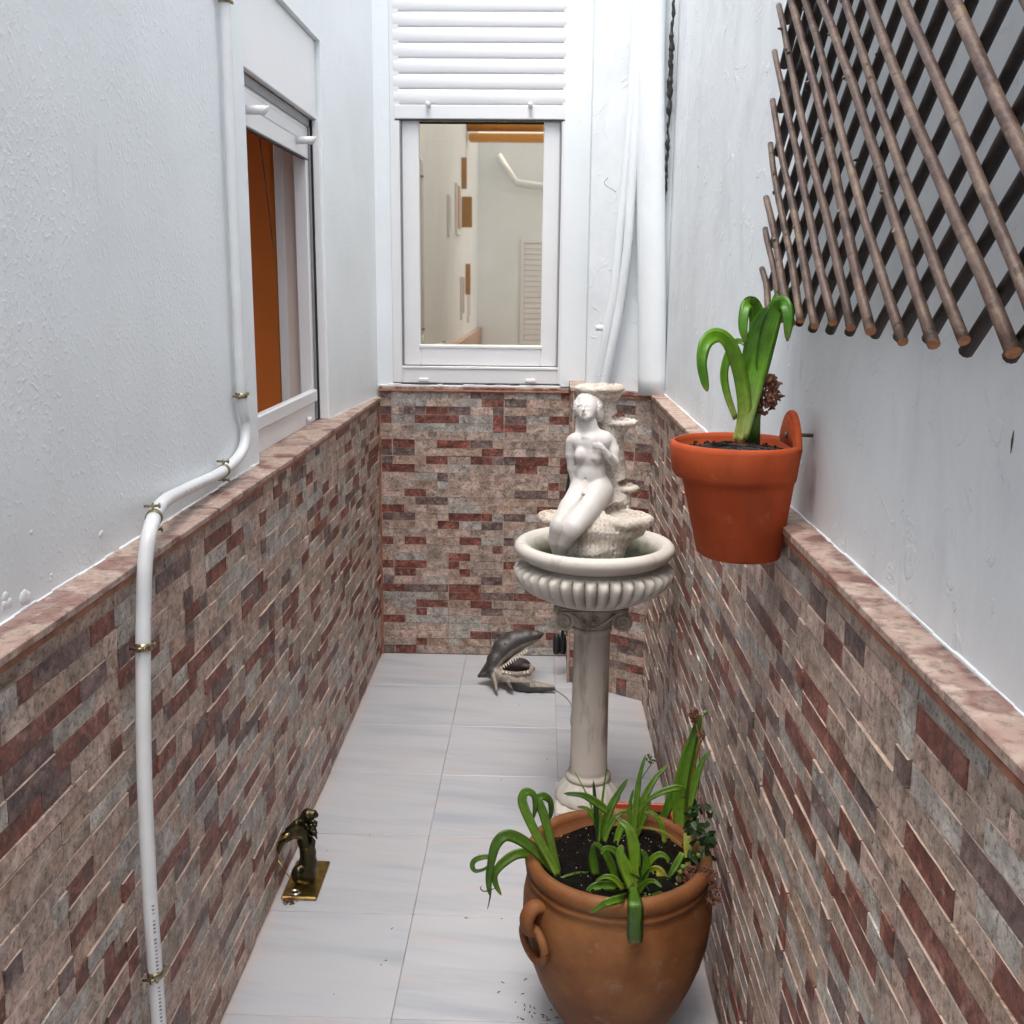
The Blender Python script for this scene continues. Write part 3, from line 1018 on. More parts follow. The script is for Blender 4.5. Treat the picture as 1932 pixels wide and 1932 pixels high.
# dark shadow gap: a rough crack between drainpipe and the peeling wall
ck = MB()
pts = []
for (px, py, wd) in ((1272, -40, .006), (1268, 60, .010), (1265, 130, .012), (1262, 220, .010), (1258, 300, .008), (1255, 370, .006), (1252, 430, .003), (1250, 480, .001)):
    pts.append((*pil(px, py, .004), wd))
sp_ = spline(pts, 11)
ck.tube([Vector(p[:3]) + Vector((R_.uniform(-.0025, .0025), 0, 0)) for p in sp_], [max(.0005, p[3] * R_.uniform(.25, 1.0)) for p in sp_], 8)
tag(ck.build('shadow_gap_crack', m_black, wp), None)
wr_ = [pil(1140, 345, .012), pil(1142, 335, .012), pil(1147, 345, .012), pil(1158, 357, .012)]
MB().tube([Vector(p) for p in spline([pil(1147, 335, .006), pil(1140, 345, .010), pil(1146, 352, .010), pil(1163, 362, .006)], 6)], .001, 6).build('wire_end', m_nail, wp, True)

# ------------------------------------------------------------------ right wall
wr = tag(empty('courtyard_wall', (XRP, 1.8, 0)), 'long right wall with stained peeling white paint above mosaic tiles, carrying trellis and hanging pot', 'wall')
b = MB().box(XRP, XRP + .25, -.6, 4.35, 0, TOP)
b.build('plaster', m_plp, wr)
MB().box(2.2, 2.4, YN - .2, -.6, 0, 2.4).box(XRP + .25, 2.4, -.6, -.4, 0, 2.4).build('plaster', m_pls, wr)  # unseen side of the patio, widened to let in more daylight
MB().box(.6, 2.2, YN, -.6, -.02, -.002).build('unseen_added_paving', m_marble, floor)
MB().box(XR + .004, XRP - .0005, -.59, 3.83, 0, ZR - .012).build('tile_backing', m_grout, wr)
cladding(wr, Vector((XR + .004, 3.825, 0)), Vector((0, -1, 0)), Vector((-1, 0, 0)), 3.725, ZR - .014, 31)
coping(wr, XR - .010, XRP + .006, .1, 3.815, ZR, 'y', .22)
MB().box(XR - .0075, XR + .003, .1, 3.815, ZR - .024, ZR - .0125, .002).build('edge_trim', m_groutred, wr)
nk = MB()
for (px, py, l_) in ((1911, 838, .013),):
    c = atx(px, py, XRP)
    nk.tube([c + Vector((0, .001, l_)), c + Vector((-.001, 0, l_ * .3)), c + Vector((-.0005, .0015, -l_ * .7))], [.0004, .0012, .0003], 6)
nk.build('paint_chip', m_nail, wr)
sm = MB()
y = .1
while y < 3.8:
    L = R_.uniform(.02, .07)
    sm.box(XRP - R_.uniform(.001, .004), XRP + .004, y, y + L, ZR - .002, ZR + R_.uniform(.001, .004), .001)
    y += L
sm.build('paint_smear', m_pls, wr)
sm = MB()
y = .2
while y < 4.3:
    L = R_.uniform(.02, .06)
    xx = XLP if y < WY1 else XLP + (y - WY1) * .066
    if not (WY0 - .03 < y < WY1 + .02):
        sm.box(xx - .004, xx + R_.uniform(.001, .004), y, y + L, ZL - .002, ZL + R_.uniform(.001, .004), .001)
    y += L
sm.build('paint_smear', m_pls, wl)

# far end of the courtyard, behind the camera (it shows in the window glass)
we = tag(empty('courtyard_wall', (0, YN, 0)), 'white wall of the opposite end, seen only mirrored in the window glass', 'wall')
MB().box(-.9, 2.4, YN - .2, YN, 0, 3.1).build('plaster', m_pls, we)
w3 = MB().box(-.25, .35, YN + .001, YN + .03, .9, .95, .003)
w3.box(-.25, -.21, YN + .001, YN + .03, .95, 2.0, .003); w3.box(.31, .35, YN + .001, YN + .03, .95, 2.0, .003)
w3.box(-.25, .35, YN + .001, YN + .03, 2.0, 2.05, .003)
w3 = w3.build('window', m_pvc, we)
for k in range(18):
    MB().box(-.21, .31, YN + .004, YN + .02, .955 + k * .058, 1.008 + k * .058, .006).build('shutter_slat', m_pvc, w3)
for (y0, y1, z0, z1) in ((-1.75, -1.5, 1.25, 1.62), (-.95, -.65, 1.30, 1.62), (-.5, -.1, 2.0, 2.35), (.45, .62, 1.95, 2.2)):
    d_ = MB().box(XLP + .0005, XLP + .02, y0, y0 + .05, z0, z1, .003).box(XLP + .0005, XLP + .02, y1 - .05, y1, z0, z1, .003)
    d_.box(XLP + .0005, XLP + .02, y0, y1, z0 - .05, z0, .003)
    d_ = d_.build('window', m_pvc, wl)
    MB().box(XLP + .0008, XLP + .006, y0 + .05, y1 - .05, z0, z1).build('pane', m_orange, d_)
aw = tag(empty('awning', (-.35, -1.5, 2.9)), 'ochre rolled awning above the far passage, mirrored at the top of the window', 'awning')
m_och = simple('ochre_canvas', (.55, .25, .05), .7)
MB().tube([Vector((-.712, -1.5, 3.02)), Vector((.02, -1.5, 3.02))], .095, 20).build('canvas_roll', m_och, aw, True)
MB().box(-.70, .01, -1.60, -1.40, 2.84, 2.90, .01).build('valance', m_och, aw)
m_leafo = simple('ochre_shutter_paint', (.36, .20, .075), .6)
for (yy_, xa, xb, za, zb_) in ((-.8, -.716, -.672, 2.36, 2.62), (-.85, -.716, -.628, 2.04, 2.30), (-1.3, -.716, -.672, 1.46, 1.74)):
    MB().box(xa, xb, yy_ - .012, yy_ + .012, za, zb_, .003).build('shutter_leaf', m_leafo, wl)
hp = MB().tube([Vector((-.5, -3.1, 2.9)), Vector((-.3, -3.1, 2.62)), Vector((.6, -3.1, 2.5)), Vector((2.1, -3.1, 2.4))], .04, 16)
tag(hp.build('horizontal_pipe', m_pvcpipe, None, True), 'white drainpipe crossing high up, mirrored in the window glass', 'pipe')

# ------------------------------------------------------------------ gas pipe on the left wall
pp = tag(empty('pipe', (XL, 1.58, 0)), 'white plastic pipe bending down the left wall over the tiles', 'pipe')
XP_ = XLP + .018
pts = [atx(418, -90, XP_), atx(424, 0, XP_), atx(434, 250, XP_), atx(444, 500, XP_), atx(455, 745, XP_), atx(464, 800, XP_), atx(457, 850, XP_), atx(422, 888, XP_),
       atx(350, 924, XP_ + .006), atx(308, 948, XP_ + .03), atx(286, 990, XL + .026), atx(274, 1060, XL + .028), atx(271, 1150, XL + .026), atx(270, 1220, XL + .026), atx(272, 1450, XL + .026),
       atx(282, 1680, XL + .026), atx(293, 1835, XL + .026), atx(300, 1932, XL + .026), atx(304, 2020, XL + .026)]
MB().tube([Vector(p) for p in spline(pts, 8)], .0122, 20).build('tube', m_pvcpipe, pp, True)
SP = [Vector(p) for p in spline(pts, 8)]
pm = MB()
rr = random.Random(3)
def print_on(px0, py0, px1, py1, X, n):
    for k in range(n):
        t = (k + .5) / n
        if rr.random() < .22: continue
        c = atx(px0 + (px1 - px0) * t, py0 + (py1 - py0) * t, X)
        j = min(range(len(SP)), key=lambda i: (SP[i] - c).length)
        j = min(max(j, 1), len(SP) - 2)
        s = SP[j]; tg = (SP[j + 1] - SP[j - 1]).normalized()
        c = s + tg * (c - s).dot(tg)
        out = (Vector((0, 0, CAMH)) - c); out = (out - tg * out.dot(tg)).normalized()
        out = (out + tg.cross(out) * -.35).normalized()
        sd_ = tg.cross(out)
        o = c + out * .01235
        h = .0022; wd = rr.uniform(.0009, .002)
        pm.add([o - tg * wd - sd_ * h, o + tg * wd - sd_ * h, o + tg * wd + sd_ * h, o - tg * wd + sd_ * h], [(0, 1, 2, 3)])
print_on(283, 1700, 303, 1932, XL + .026, 34)
print_on(330, 932, 400, 898, XP_ + .006, 14)
m_print = simple('faded_print', (.20, .20, .21), .5)
pm.build('printed_marking', m_print, pp)['kind'] = 'stuff'

def clamp(i_px, i_py, X, tilt=0):
    c = atx(i_px, i_py, X)
    j = min(range(len(SP)), key=lambda i: (SP[i] - c).length)
    j = min(max(j, 1), len(SP) - 2)
    tg = (SP[j + 1] - SP[j - 1]).normalized(); c = SP[j]
    wallx = Vector((-1, 0, 0))
    a = (wallx - tg * wallx.dot(tg)).normalized(); s = tg.cross(a)
    cl = MB()
    v, f = [], []
    n = 20
    for k in range(n + 1):
        th = 2 * math.pi * k / n
        for (r_, h) in ((.0126, -.006), (.0142, -.006), (.0142, .006), (.0126, .006)):
            v.append(c + (a * math.cos(th) + s * math.sin(th)) * r_ + tg * h)
    for k in range(n):
        for q_ in range(4):
            f.append((k * 4 + q_, k * 4 + (q_ + 1) % 4, k * 4 + 4 + (q_ + 1) % 4, k * 4 + 4 + q_))
    cl.add(v, f)
    cl = cl.build('pipe_clamp', m_brass, pp, True)
    for sg in (1, -1):
        e0 = c + s * sg * .0135; e1 = c + s * sg * .024
        ear = MB()
        ear.add([e0 + a * x + tg * z + s * sg * y for x in (-.0015, .0015) for y in (0, .011) for z in (-.006, .006)],
                [(0, 1, 3, 2), (4, 6, 7, 5), (0, 4, 5, 1), (2, 3, 7, 6), (0, 2, 6, 4), (1, 5, 7, 3)])
        ear.build('clamp_ear', m_brass, cl)
        MB().tube([e1 - a * .010 - s * sg * .003, e1 + a * .014 - s * sg * .003], .0024, 8).build('screw', m_brass, cl, True)
        MB().tube([e1 - a * .0125 - s * sg * .003, e1 - a * .0095 - s * sg * .003], .0046, 6).build('screw_head', m_brass, cl, True)
for args in ((424, 3, XP_), (456, 752, XP_), (421, 889, XP_), (292, 968, XL + .022), (269, 1218, XL + .026), (293, 1836, XL + .026)):
    clamp(*args)

# ------------------------------------------------------------------ willow trellis
tr = tag(empty('trellis', (.40, 1.2, 1.9)), 'brown willow stick lattice hung diagonally on the right wall', 'trellis')
TZ0, TZ1, TY0, TY1 = 1.495, 2.45, .12, 1.885
def stick(a, b_, r, seed, mt=None):
    rr = random.Random(seed)
    n = 15
    L = (b_ - a).length
    pts, rad = [], []
    ph = rr.uniform(0, 6)
    for k in range(n):
        t = k / (n - 1)
        p = a.lerp(b_, t)
        kx = (t * L * 6 + ph) % 1; wob = .0030 * math.sin(ph + t * L * 6) + .0034 * (abs(kx - .5) - .25)
        pts.append(p + Vector((0, wob, -wob)) + Vector((.0015 * math.sin(ph * 3 + t * 8), 0, 0)))
        rad.append(r * (1.08 - .2 * t) * (1 + .09 * math.sin(ph * 5 + t * L * 37) * (k % 2)))
    m = MB()
    m.tube(pts, rad, 10, caps=True)
    mi_n = len(m.f)
    m.mi[mi_n - 2] = 1; m.mi[mi_n - 1] = 1
    # knots
    for k in range(int(L * 5)):
        t = rr.random(); p = a.lerp(b_, t); th = rr.uniform(0, 6.28)
        d = Vector((-abs(math.cos(th)), math.sin(th) * .7, math.sin(th) * .7)).normalized()
        c = p + d * r * .92
        m.tube([c - d * .002, c + d * rr.choice((.0015, .002, .005))], [.0036, .0010], 5)
    o = m.build('stick', [mt or m_bark, m_cut], tr)
    for pg in o.data.polygons:
        pg.use_smooth = pg.index < mi_n - 2
    return o
fb = [(1.785, .80), (1.708, .80), (1.646, .82), (1.584, .93), (1.499, .92), (1.413, .90), (1.333, .905), (1.241, .88), (1.136, .82), (1.039, .79), (.971, .81), (.874, .80), (.806, .83), (.700, .83), (.595, .85), (.50, .83), (.41, .82), (.31, .83), (.22, .81), (.12, .82), (.03, .82), (-.07, .82), (-.17, .82), (-.26, .82), (-.36, .82)]
k = 0
for y, sl in fb:
    z0 = TZ0 + .007 + R_.uniform(-.005, .004)
    top = min(TZ1, z0 + (TY1 + .008 - y) * sl)
    y0 = y
    if y < TY0: z0 += (TY0 - y) * sl; y0 = TY0
    if top - z0 < .05: continue
    a = Vector((.378, y0, z0)); b_ = Vector((.380, y0 + (top - z0) / sl, top))
    stick(a, b_, R_.uniform(.0052, .0066), 100 + k); k += 1
yy = -.02
yb_ = []
while yy < 1.9 + 1.3:
    yb_.append(yy); yy += .094 + R_.uniform(-.008, .008)
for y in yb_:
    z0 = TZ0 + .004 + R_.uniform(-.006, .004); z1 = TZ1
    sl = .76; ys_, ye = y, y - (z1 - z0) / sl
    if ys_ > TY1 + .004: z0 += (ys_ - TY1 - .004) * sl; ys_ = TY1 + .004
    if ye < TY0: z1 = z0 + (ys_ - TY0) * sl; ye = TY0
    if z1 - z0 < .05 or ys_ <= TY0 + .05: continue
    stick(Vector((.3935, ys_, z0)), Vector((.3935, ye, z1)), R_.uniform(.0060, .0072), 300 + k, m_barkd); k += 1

# ------------------------------------------------------------------ leaves
def leaf(name, pts, width, mat, parent, face=None, fold=.35, thick=.0008, n=6, wprof=None, tipw=.12):
    """pts: Vectors base->tip, width in metres; closed crescent section"""
    P = [Vector(p) for p in spline(pts, n)]
    N = len(P)
    v, f, al = [], [], []
    prev = None
    for i, p in enumerate(P):
        t = (P[min(i + 1, N - 1)] - P[max(i - 1, 0)]).normalized()
        s_ = i / (N - 1)
        if wprof: wd = wprof(s_)
        else: wd = .55 + .45 * math.sin(math.pi * min(1, s_ * 1.15 + .1)) if s_ < .75 else None
        if wd is None:
            e_ = (s_ - .75) / .25
            w75 = .55 + .45 * math.sin(math.pi * min(1, .75 * 1.15 + .1))
            wd = w75 * max(tipw, math.sqrt(max(0, 1 - e_ * e_)))
        hw = width * .5 * wd
        fc = Vector(face) if face is not None else Vector((0, -1, .35))
        side = t.cross(fc)
        if side.length < .15: side = prev if prev is not None else Vector((1, 0, 0))
        side = (side - t * side.dot(t)).normalized()
        if prev is not None:
            if side.dot(prev) < 0: side = -side
            side = (side * .5 + prev * .5); side = (side - t * side.dot(t)).normalized()
        prev = side
        nrm = side.cross(t)
        if nrm.dot(fc) < 0 and i == 0: pass
        sec = [(-1, fold), (-.5, fold * .35), (0, 0), (.5, fold * .35), (1, fold)]
        for (a, c) in sec: v.append(p + side * (a * hw) + nrm * (c * hw)); al.append(s_)
        for (a, c) in ((.5, fold * .35), (0, 0), (-.5, fold * .35)): v.append(p + side * (a * hw) + nrm * (c * hw - thick)); al.append(s_)
    for i in range(N - 1):
        for k_ in range(8):
            a, b2 = i * 8 + k_, i * 8 + (k_ + 1) % 8
            f.append((a, b2, b2 + 8, a + 8))
    ac = [a for _ in range(N) for a in (-1, -.5, 0, .5, 1, .5, 0, -.5)]
    f.append(tuple(range(8))[::-1]); f.append(tuple(range((N - 1) * 8, N * 8)))
    me = bpy.data.meshes.new(name)
    me.from_pydata(v, [], f)
    me.update()
    ca_ = me.attributes.new('along', 'FLOAT', 'POINT')
    ca_.data.foreach_set('value', al)
    cb2 = me.attributes.new('across', 'FLOAT', 'POINT')
    cb2.data.foreach_set('value', ac)
    return link(name, me, mat, parent, True)

# ------------------------------------------------------------------ hanging wall pot
HP = Vector((.316, 1.715, 0))
hpot = tag(empty('hanging_pot', (HP.x, HP.y, 1.09)), 'orange terracotta wall pot hanging on a nail above the right tiles', 'plant pot')
def dring(r, z, flat_x):
    out = []
    cx = flat_x - .864 * r
    for k in range(72):
        th = 2 * math.pi * k / 72
        out.append(Vector((min(cx + math.cos(th) * r, flat_x), HP.y + math.sin(th) * r, z)))
    return out
prof = [(0.001, 1.1185, 0.368), (0.064, 1.1167, 0.389), (0.07, 1.1222, 0.392), (0.0915, 1.2411, 0.404), (0.0925, 1.2457, 0.4045), (0.099, 1.2494, 0.406), (0.1025, 1.2567, 0.407), (0.1075, 1.2978, 0.4105), (0.106, 1.3043, 0.41), (0.102, 1.307, 0.408), (0.098, 1.3056, 0.401), (0.095, 1.2988, 0.397), (0.091, 1.2741, 0.392), (0.001, 1.2741, 0.353)]
v, f = [], []
for (r, z, fx) in prof: v += dring(r, z, fx)
for i in range(len(prof) - 1):
    for k in range(72):
        a, b_ = i * 72 + k, i * 72 + (k + 1) % 72
        f.append((a, b_, b_ + 72, a + 72))
MB().add(v, f).build('body', m_terra, hpot, True)
# raised hanging tab on the flat back
tb = MB()
n = 20
outer = [(HP.y + math.cos(math.pi * k / n) * .058, 1.300 + .052 * math.sin(math.pi * k / n) ** 1.5) for k in range(n + 1)]
inner = [(HP.y + math.cos(math.pi * k / n) * .012, 1.312 + .016 * math.sin(math.pi * k / n)) for k in range(n + 1)]
inner_b = None
v, f = [], []
for xx in (.3985, .4105):
    v += [(xx, y, z) for y, z in outer]
    v += [(xx, HP.y + math.cos(math.pi * k / n) * .05, 1.285) for k in range(n + 1)]
    v += [(xx, y, 1.285) for y, z in outer]
m1 = n + 1
for k in range(n):
    f.append((k, k + 1, m1 + k + 1, m1 + k))
    f.append((3 * m1 + k, 4 * m1 + k, 4 * m1 + k + 1, 3 * m1 + k + 1))
    f.append((k, 3 * m1 + k, 3 * m1 + k + 1, k + 1))
    f.append((m1 + k, m1 + k + 1, 4 * m1 + k + 1, 4 * m1 + k))
tb.add(v, f)
tb.tube([Vector((.4045, HP.y + math.cos(math.pi * k / n) * .058, 1.300 + .052 * math.sin(math.pi * k / n) ** 1.5)) for k in range(n + 1)], .0062, 10)
tb.build('hanging_tab', m_terra, hpot, True)
so = MB().lathe([(.094, 1.289), (.07, 1.293), (.04, 1.296), (.001, 1.297)], HP.x - .001, HP.y, 40)
rs = random.Random(5)
so.v = [(min(x, .396), y, z + rs.uniform(-.003, .003)) for x, y, z in so.v]
so.build('soil', m_soil, hpot, True)
crumbs = MB()
for k in range(170):
    r_, th = .078 * math.sqrt(rs.random()), rs.uniform(0, 6.28)
    x, y = HP.x + r_ * math.cos(th) * 1.1, HP.y + r_ * math.sin(th) * 1.1
    if x > .391: continue
    s = rs.uniform(.0015, .004)
    crumbs.lathe([(s * .4, 0), (s, s * .4), (s * .7, s), (.0003, s * 1.2)], x, y, 5)
    for i in range(len(crumbs.v) - 20, len(crumbs.v)):
        a = crumbs.v[i]; crumbs.v[i] = (a[0], a[1], a[2] + 1.293)
cr = crumbs.build('soil_crumbs', m_soil, hpot); cr['kind'] = 'stuff'
nl = MB().tube([Vector((.398, HP.y, 1.318)), Vector((.445, HP.y, 1.317))], .0032, 8)
nl.tube([Vector((.3955, HP.y, 1.318)), Vector((.398, HP.y, 1.318))], .0055, 8)
tag(nl.build('nail', m_nail, None, True), 'rusty nail in the white wall carrying the hanging pot', 'nail')

# plant in it
h1 = tag(empty('hyacinth', (.30, 1.70, 1.28)), 'green hyacinth with a withered brown flower, in the hanging pot', 'plant')
def Z4(u, v_, Y): return at(1226.8 + u * .294, 529.5 + v_ * .294, Y)
def L4(pts, width, mat=m_leafA, nm='leaf', **kw):
    return leaf(nm, [Z4(u, v_, y) for u, v_, y in pts], width, mat, h1, **kw)
L4([(560, 1030, 1.69), (600, 850, 1.69), (575, 620, 1.68), (510, 430, 1.66), (430, 358, 1.64), (355, 400, 1.62), (328, 520, 1.61), (345, 640, 1.61), (366, 712, 1.61)], .0265, fold=.3, face=(.15, -1, .5))
L4([(572, 1020, 1.70), (640, 700, 1.70), (672, 450, 1.71), (690, 260, 1.72), (655, 150, 1.71), (612, 170, 1.69), (596, 290, 1.68), (612, 400, 1.68)], .0265, fold=.25, face=(-.3, -1, .3))
L4([(585, 1010, 1.69), (650, 750, 1.69), (715, 480, 1.69), (765, 300, 1.68), (815, 170, 1.67), (862, 152, 1.65), (886, 230, 1.64), (880, 390, 1.64)], .031, fold=.35, face=(-.25, -1, .3))
L4([(640, 900, 1.73), (740, 480, 1.74), (810, 180, 1.75), (850, 92, 1.75), (885, 90, 1.74), (905, 170, 1.73), (903, 260, 1.73)], .024, fold=.3)
L4([(548, 890, 1.73), (490, 720, 1.73), (474, 580, 1.73), (520, 430, 1.73), (570, 388, 1.72), (618, 420, 1.71), (632, 470, 1.71)], .0135, fold=.25)
L4([(580, 1000, 1.71), (625, 700, 1.70), (640, 450, 1.69), (700, 250, 1.68), (760, 170, 1.67)], .026, fold=.4)
stm = MB().tube([Z4(655, 1040, 1.70), Z4(660, 930, 1.70), Z4(668, 850, 1.70)], [.0125, .0118, .010], 12, flat=.6)
stm.build('cut_stem', m_leafD, h1, True)
MB().tube([Z4(690, 900, 1.71), Z4(715, 740, 1.71), Z4(722, 640, 1.71), Z4(730, 590, 1.71), Z4(733, 520, 1.71), Z4(716, 517, 1.71)], [.004, .003, .0022, .002, .0018, .0015], 8).build('flower_stalk', m_dry, h1, True)

def dried_cluster(name, c, r, n, seed, parent, size=.008, mat=None):
    rr = random.Random(seed)
    m = MB()
    for k in range(n):
        d = Vector((rr.gauss(0, 1), rr.gauss(0, 1), rr.gauss(0, 1))).normalized()
        p = c + Vector((d.x * r[0], d.y * r[1], d.z * r[2])) * (rr.random() ** .4)
        a = Vector((rr.gauss(0, 1), rr.gauss(0, 1), rr.gauss(0, 1))).normalized()
        b_ = a.cross(d).normalized() if a.cross(d).length > .1 else Vector((1, 0, 0))
        s = size * rr.uniform(.5, 1.2)
        m.tube([p - a * s * .6, p + b_ * s * .2, p + a * s * .5 + d * s * .3], [s * .12, s * .36, s * .06], 5, flat=.45)
    return m.build(name, mat or m_dry, parent)
dried_cluster('dead_flower', Z4(742, 725, 1.705), (.024, .022, .032), 260, 3, h1, .010)

# ------------------------------------------------------------------ terracotta urn
UX_, UY_ = .172, 2.0
urn = tag(empty('urn', (UX_, UY_, 0)), 'large weathered terracotta pot with ring handles in front of the fountain', 'plant pot')
prof = [(.001, .0), (.080, .0), (.090, .004), (.097, .015), (.128, .062), (.148, .098), (.165, .138), (.180, .182), (.190, .225), (.1955, .275), (.1955, .315), (.190, .345), (.1855, .358), (.190, .364), (.190, .370), (.1845, .3745), (.188, .379), (.1925, .386), (.1925, .400), (.187, .409), (.179, .412), (.170, .409), (.166, .400), (.163, .375), (.001, .365)]
def wob(i, th):
    return 1 + .008 * math.sin(3 * th + 1) + .004 * math.sin(7 * th + i * .3) + (.005 * math.sin(th * 5 + 2) if i > 9 else 0) + (.010 * math.sin(th * 9) * math.sin(th * 4 + 1) if 12 <= i <= 15 else 0)
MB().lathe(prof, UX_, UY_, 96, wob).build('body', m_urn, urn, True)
for th in (math.radians(213), math.radians(33)):
    d = Vector((math.cos(th), math.sin(th), 0)); s = Vector((-d.y, d.x, 0))
    c = Vector((UX_, UY_, 0))
    hl = [c + d * .185 + Vector((0, 0, .343)), c + d * .206 + Vector((0, 0, .345)), c + d * .220 + Vector((0, 0, .325)), c + d * .214 + Vector((0, 0, .300)), c + d * .188 + Vector((0, 0, .290))]
    hd = MB().tube([Vector(p) for p in spline(hl, 6)], .0125, 14, flat=1.5).build('handle', m_urn, urn, True)
    rg = MB()
    cc = c + d * .203 + Vector((0, 0, .268))
    n = 28
    rg.tube([cc + (s * math.cos(2 * math.pi * k / n) * .040 + (Vector((0, 0, 1)) * .97 + d * .10) * math.sin(2 * math.pi * k / n) * .040) for k in range(n + 1)], .0085, 12, caps=False)
    rg.build('ring', m_urn, hd, True)
so = MB()
prof = [(.165 * (1 - k / 14), .378 + .006 * (k / 14)) for k in range(14)] + [(.001, .385)]
so.lathe(prof, UX_, UY_, 64)
so.v = [(x, y, z + .007 * mnoise.noise(Vector((x * 40, y * 40, 1))) + rs.uniform(-.002, .002)) for x, y, z in so.v]
so.build('soil', m_soil, urn, True)
cr = MB(); gr = MB()
for k in range(900):
    r_, th = .158 * math.sqrt(rs.random()), rs.uniform(0, 6.28)
    x, y = UX_ + r_ * math.cos(th), UY_ + r_ * math.sin(th)
    s = rs.uniform(.001, .0032)
    tgt = gr if k % 8 == 0 else cr
    if tgt is gr: s *= .45
    b0 = len(tgt.v)
    tgt.lathe([(s * .4, 0), (s, s * .4), (s * .7, s), (.0003, s * 1.2)], x, y, 5)
    for i in range(b0, len(tgt.v)):
        a = tgt.v[i]; tgt.v[i] = (a[0] + rs.uniform(-.3, .3) * s, a[1] + rs.uniform(-.3, .3) * s, a[2] + .381 + .006 * (1 - r_ / .15))
o = cr.build('soil_crumbs', m_soil, urn); o['kind'] = 'stuff'
o = gr.build('pale_grit', m_perlite, urn); o['kind'] = 'stuff'

def Z7(u, v_): return (839.4 + u * .3342, 1291.4 + v_ * .3342)
def plant(name, label, base_uv):
    p = atz(*Z7(*base_uv), .38)
    return tag(empty(name, p), label, 'plant'), p
def L7(par, pts, w_u, lean=0.0, mat=m_leafB, base=None, y0=None, nm='leaf', **kw):
    Yb = y0 if y0 is not None else atz(*Z7(*pts[0][:2]), .38).y
    n_ = len(pts)
    W = []
    for i, p in enumerate(pts):
        d = p[2] if len(p) > 2 else lean * i / (n_ - 1)
        W.append(at(*Z7(p[0], p[1]), Yb + d))
    return leaf(nm, W, w_u * (1.18 if w_u > 20 else 1.0) * .3342 * 2.12 / 2000, mat, par, **kw)

pl1, _ = plant('hyacinth', 'curled green strap leaves hanging over the left rim of the large pot', (640, 1080))
L7(pl1, [(640, 1085), (560, 930), (480, 770), (437, 660), (455, 605), (500, 622), (510, 690), (497, 765)], 46, .02)
L7(pl1, [(640, 1070), (600, 900), (560, 740), (527, 655), (555, 630), (592, 655), (600, 710), (590, 765)], 46, .03)
L7(pl1, [(625, 1060), (520, 945), (420, 870), (345, 850), (290, 900), (262, 1000), (248, 1100), (252, 1190)], 58, -.05)
L7(pl1, [(600, 1020), (500, 960), (410, 955), (335, 1000), (285, 1060), (285, 1120), (318, 1190)], 50, -.05)
L7(pl1, [(280, 985), (230, 972), (170, 990), (155, 1025), (175, 1052), (225, 1040), (265, 1005)], 26, -.01, y0=1.93)
L7(pl1, [(262, 1140), (255, 1200), (240, 1272)], 10, 0, m_leafD, y0=1.90)
L7(pl1, [(285, 1150), (225, 1168), (200, 1150), (210, 1135)], 7, 0, m_leafD, y0=1.90)
L7(pl1, [(820, 1060), (740, 1065), (640, 1100), (575, 1170), (562, 1260)], 13, -.05)

pl2, _ = plant('freesia', 'thin upright green blades at the back of the large pot', (870, 900))
L7(pl2, [(870, 900), (862, 780), (848, 660), (838, 540)], 30, .03, m_leafD)
L7(pl2, [(870, 900), (880, 740), (898, 580), (918, 438)], 16, .03)
L7(pl2, [(870, 880), (830, 700), (790, 600), (727, 483)], 12, .03)
L7(pl2, [(880, 880), (925, 720), (975, 620), (1032, 532)], 42, .04)
L7(pl2, [(925, 720), (860, 670), (780, 625), (670, 615)], 42, .0, y0=2.06)
L7(pl2, [(1060, 900), (1078, 700), (1095, 540), (1132, 395)], 34, .05)
L7(pl2, [(1065, 860), (1110, 680), (1180, 540), (1262, 450)], 40, .06)
L7(pl2, [(965, 900), (985, 830), (1000, 780), (960, 745)], 40, .02)
dried_cluster('withered_sprig', at(*Z7(1160, 415), 2.12), (.012, .008, .012), 26, 9, pl2, .007, m_leafD)
MB().tube([at(*Z7(1090, 560), 2.10), at(*Z7(1130, 500), 2.11), at(*Z7(1165, 450), 2.12)], .0011, 6).build('thin_stalk', m_leafD, pl2, True)

pl3, _ = plant('hyacinth', 'bright green leaves flopping over the front rim of the large pot', (1060, 1150))
L7(pl3, [(1070, 1180), (1030, 1060), (990, 960), (1000, 905)], 62, .02)
L7(pl3, [(1070, 1130), (1072, 980), (1055, 860), (1025, 800), (985, 770)], 58, .03)
L7(pl3, [(1060, 1120), (1066, 1165, -.07), (1074, 1225, -.155), (1077, 1300, -.165), (1074, 1390, -.162), (1078, 1465, -.158)], 72, 0, fold=.12, tipw=.75, wprof=lambda s: .5 + .5 * min(1, s * 2.2) if s < .92 else .95 - (s - .92) * 2)
L7(pl3, [(1050, 1150), (950, 1135), (860, 1138), (812, 1165), (815, 1190)], 48, -.02)
L7(pl3, [(1060, 1160), (1010, 1200, -.09), (930, 1225, -.12), (880, 1250, -.12), (818, 1292, -.12)], 42, 0, m_leafB)
L7(pl3, [(968, 1115), (935, 1010), (885, 925), (840, 890)], 40, .0)
L7(pl3, [(852, 1080), (835, 980), (835, 900)], 46, .0)
L7(pl3, [(1150, 1060), (1200, 1050), (1240, 1100), (1292, 1168)], 52, -.02, m_leafY)
L7(pl3, [(1080, 1150), (1050, 1220), (1030, 1290), (1035, 1330)], 18, -.05)
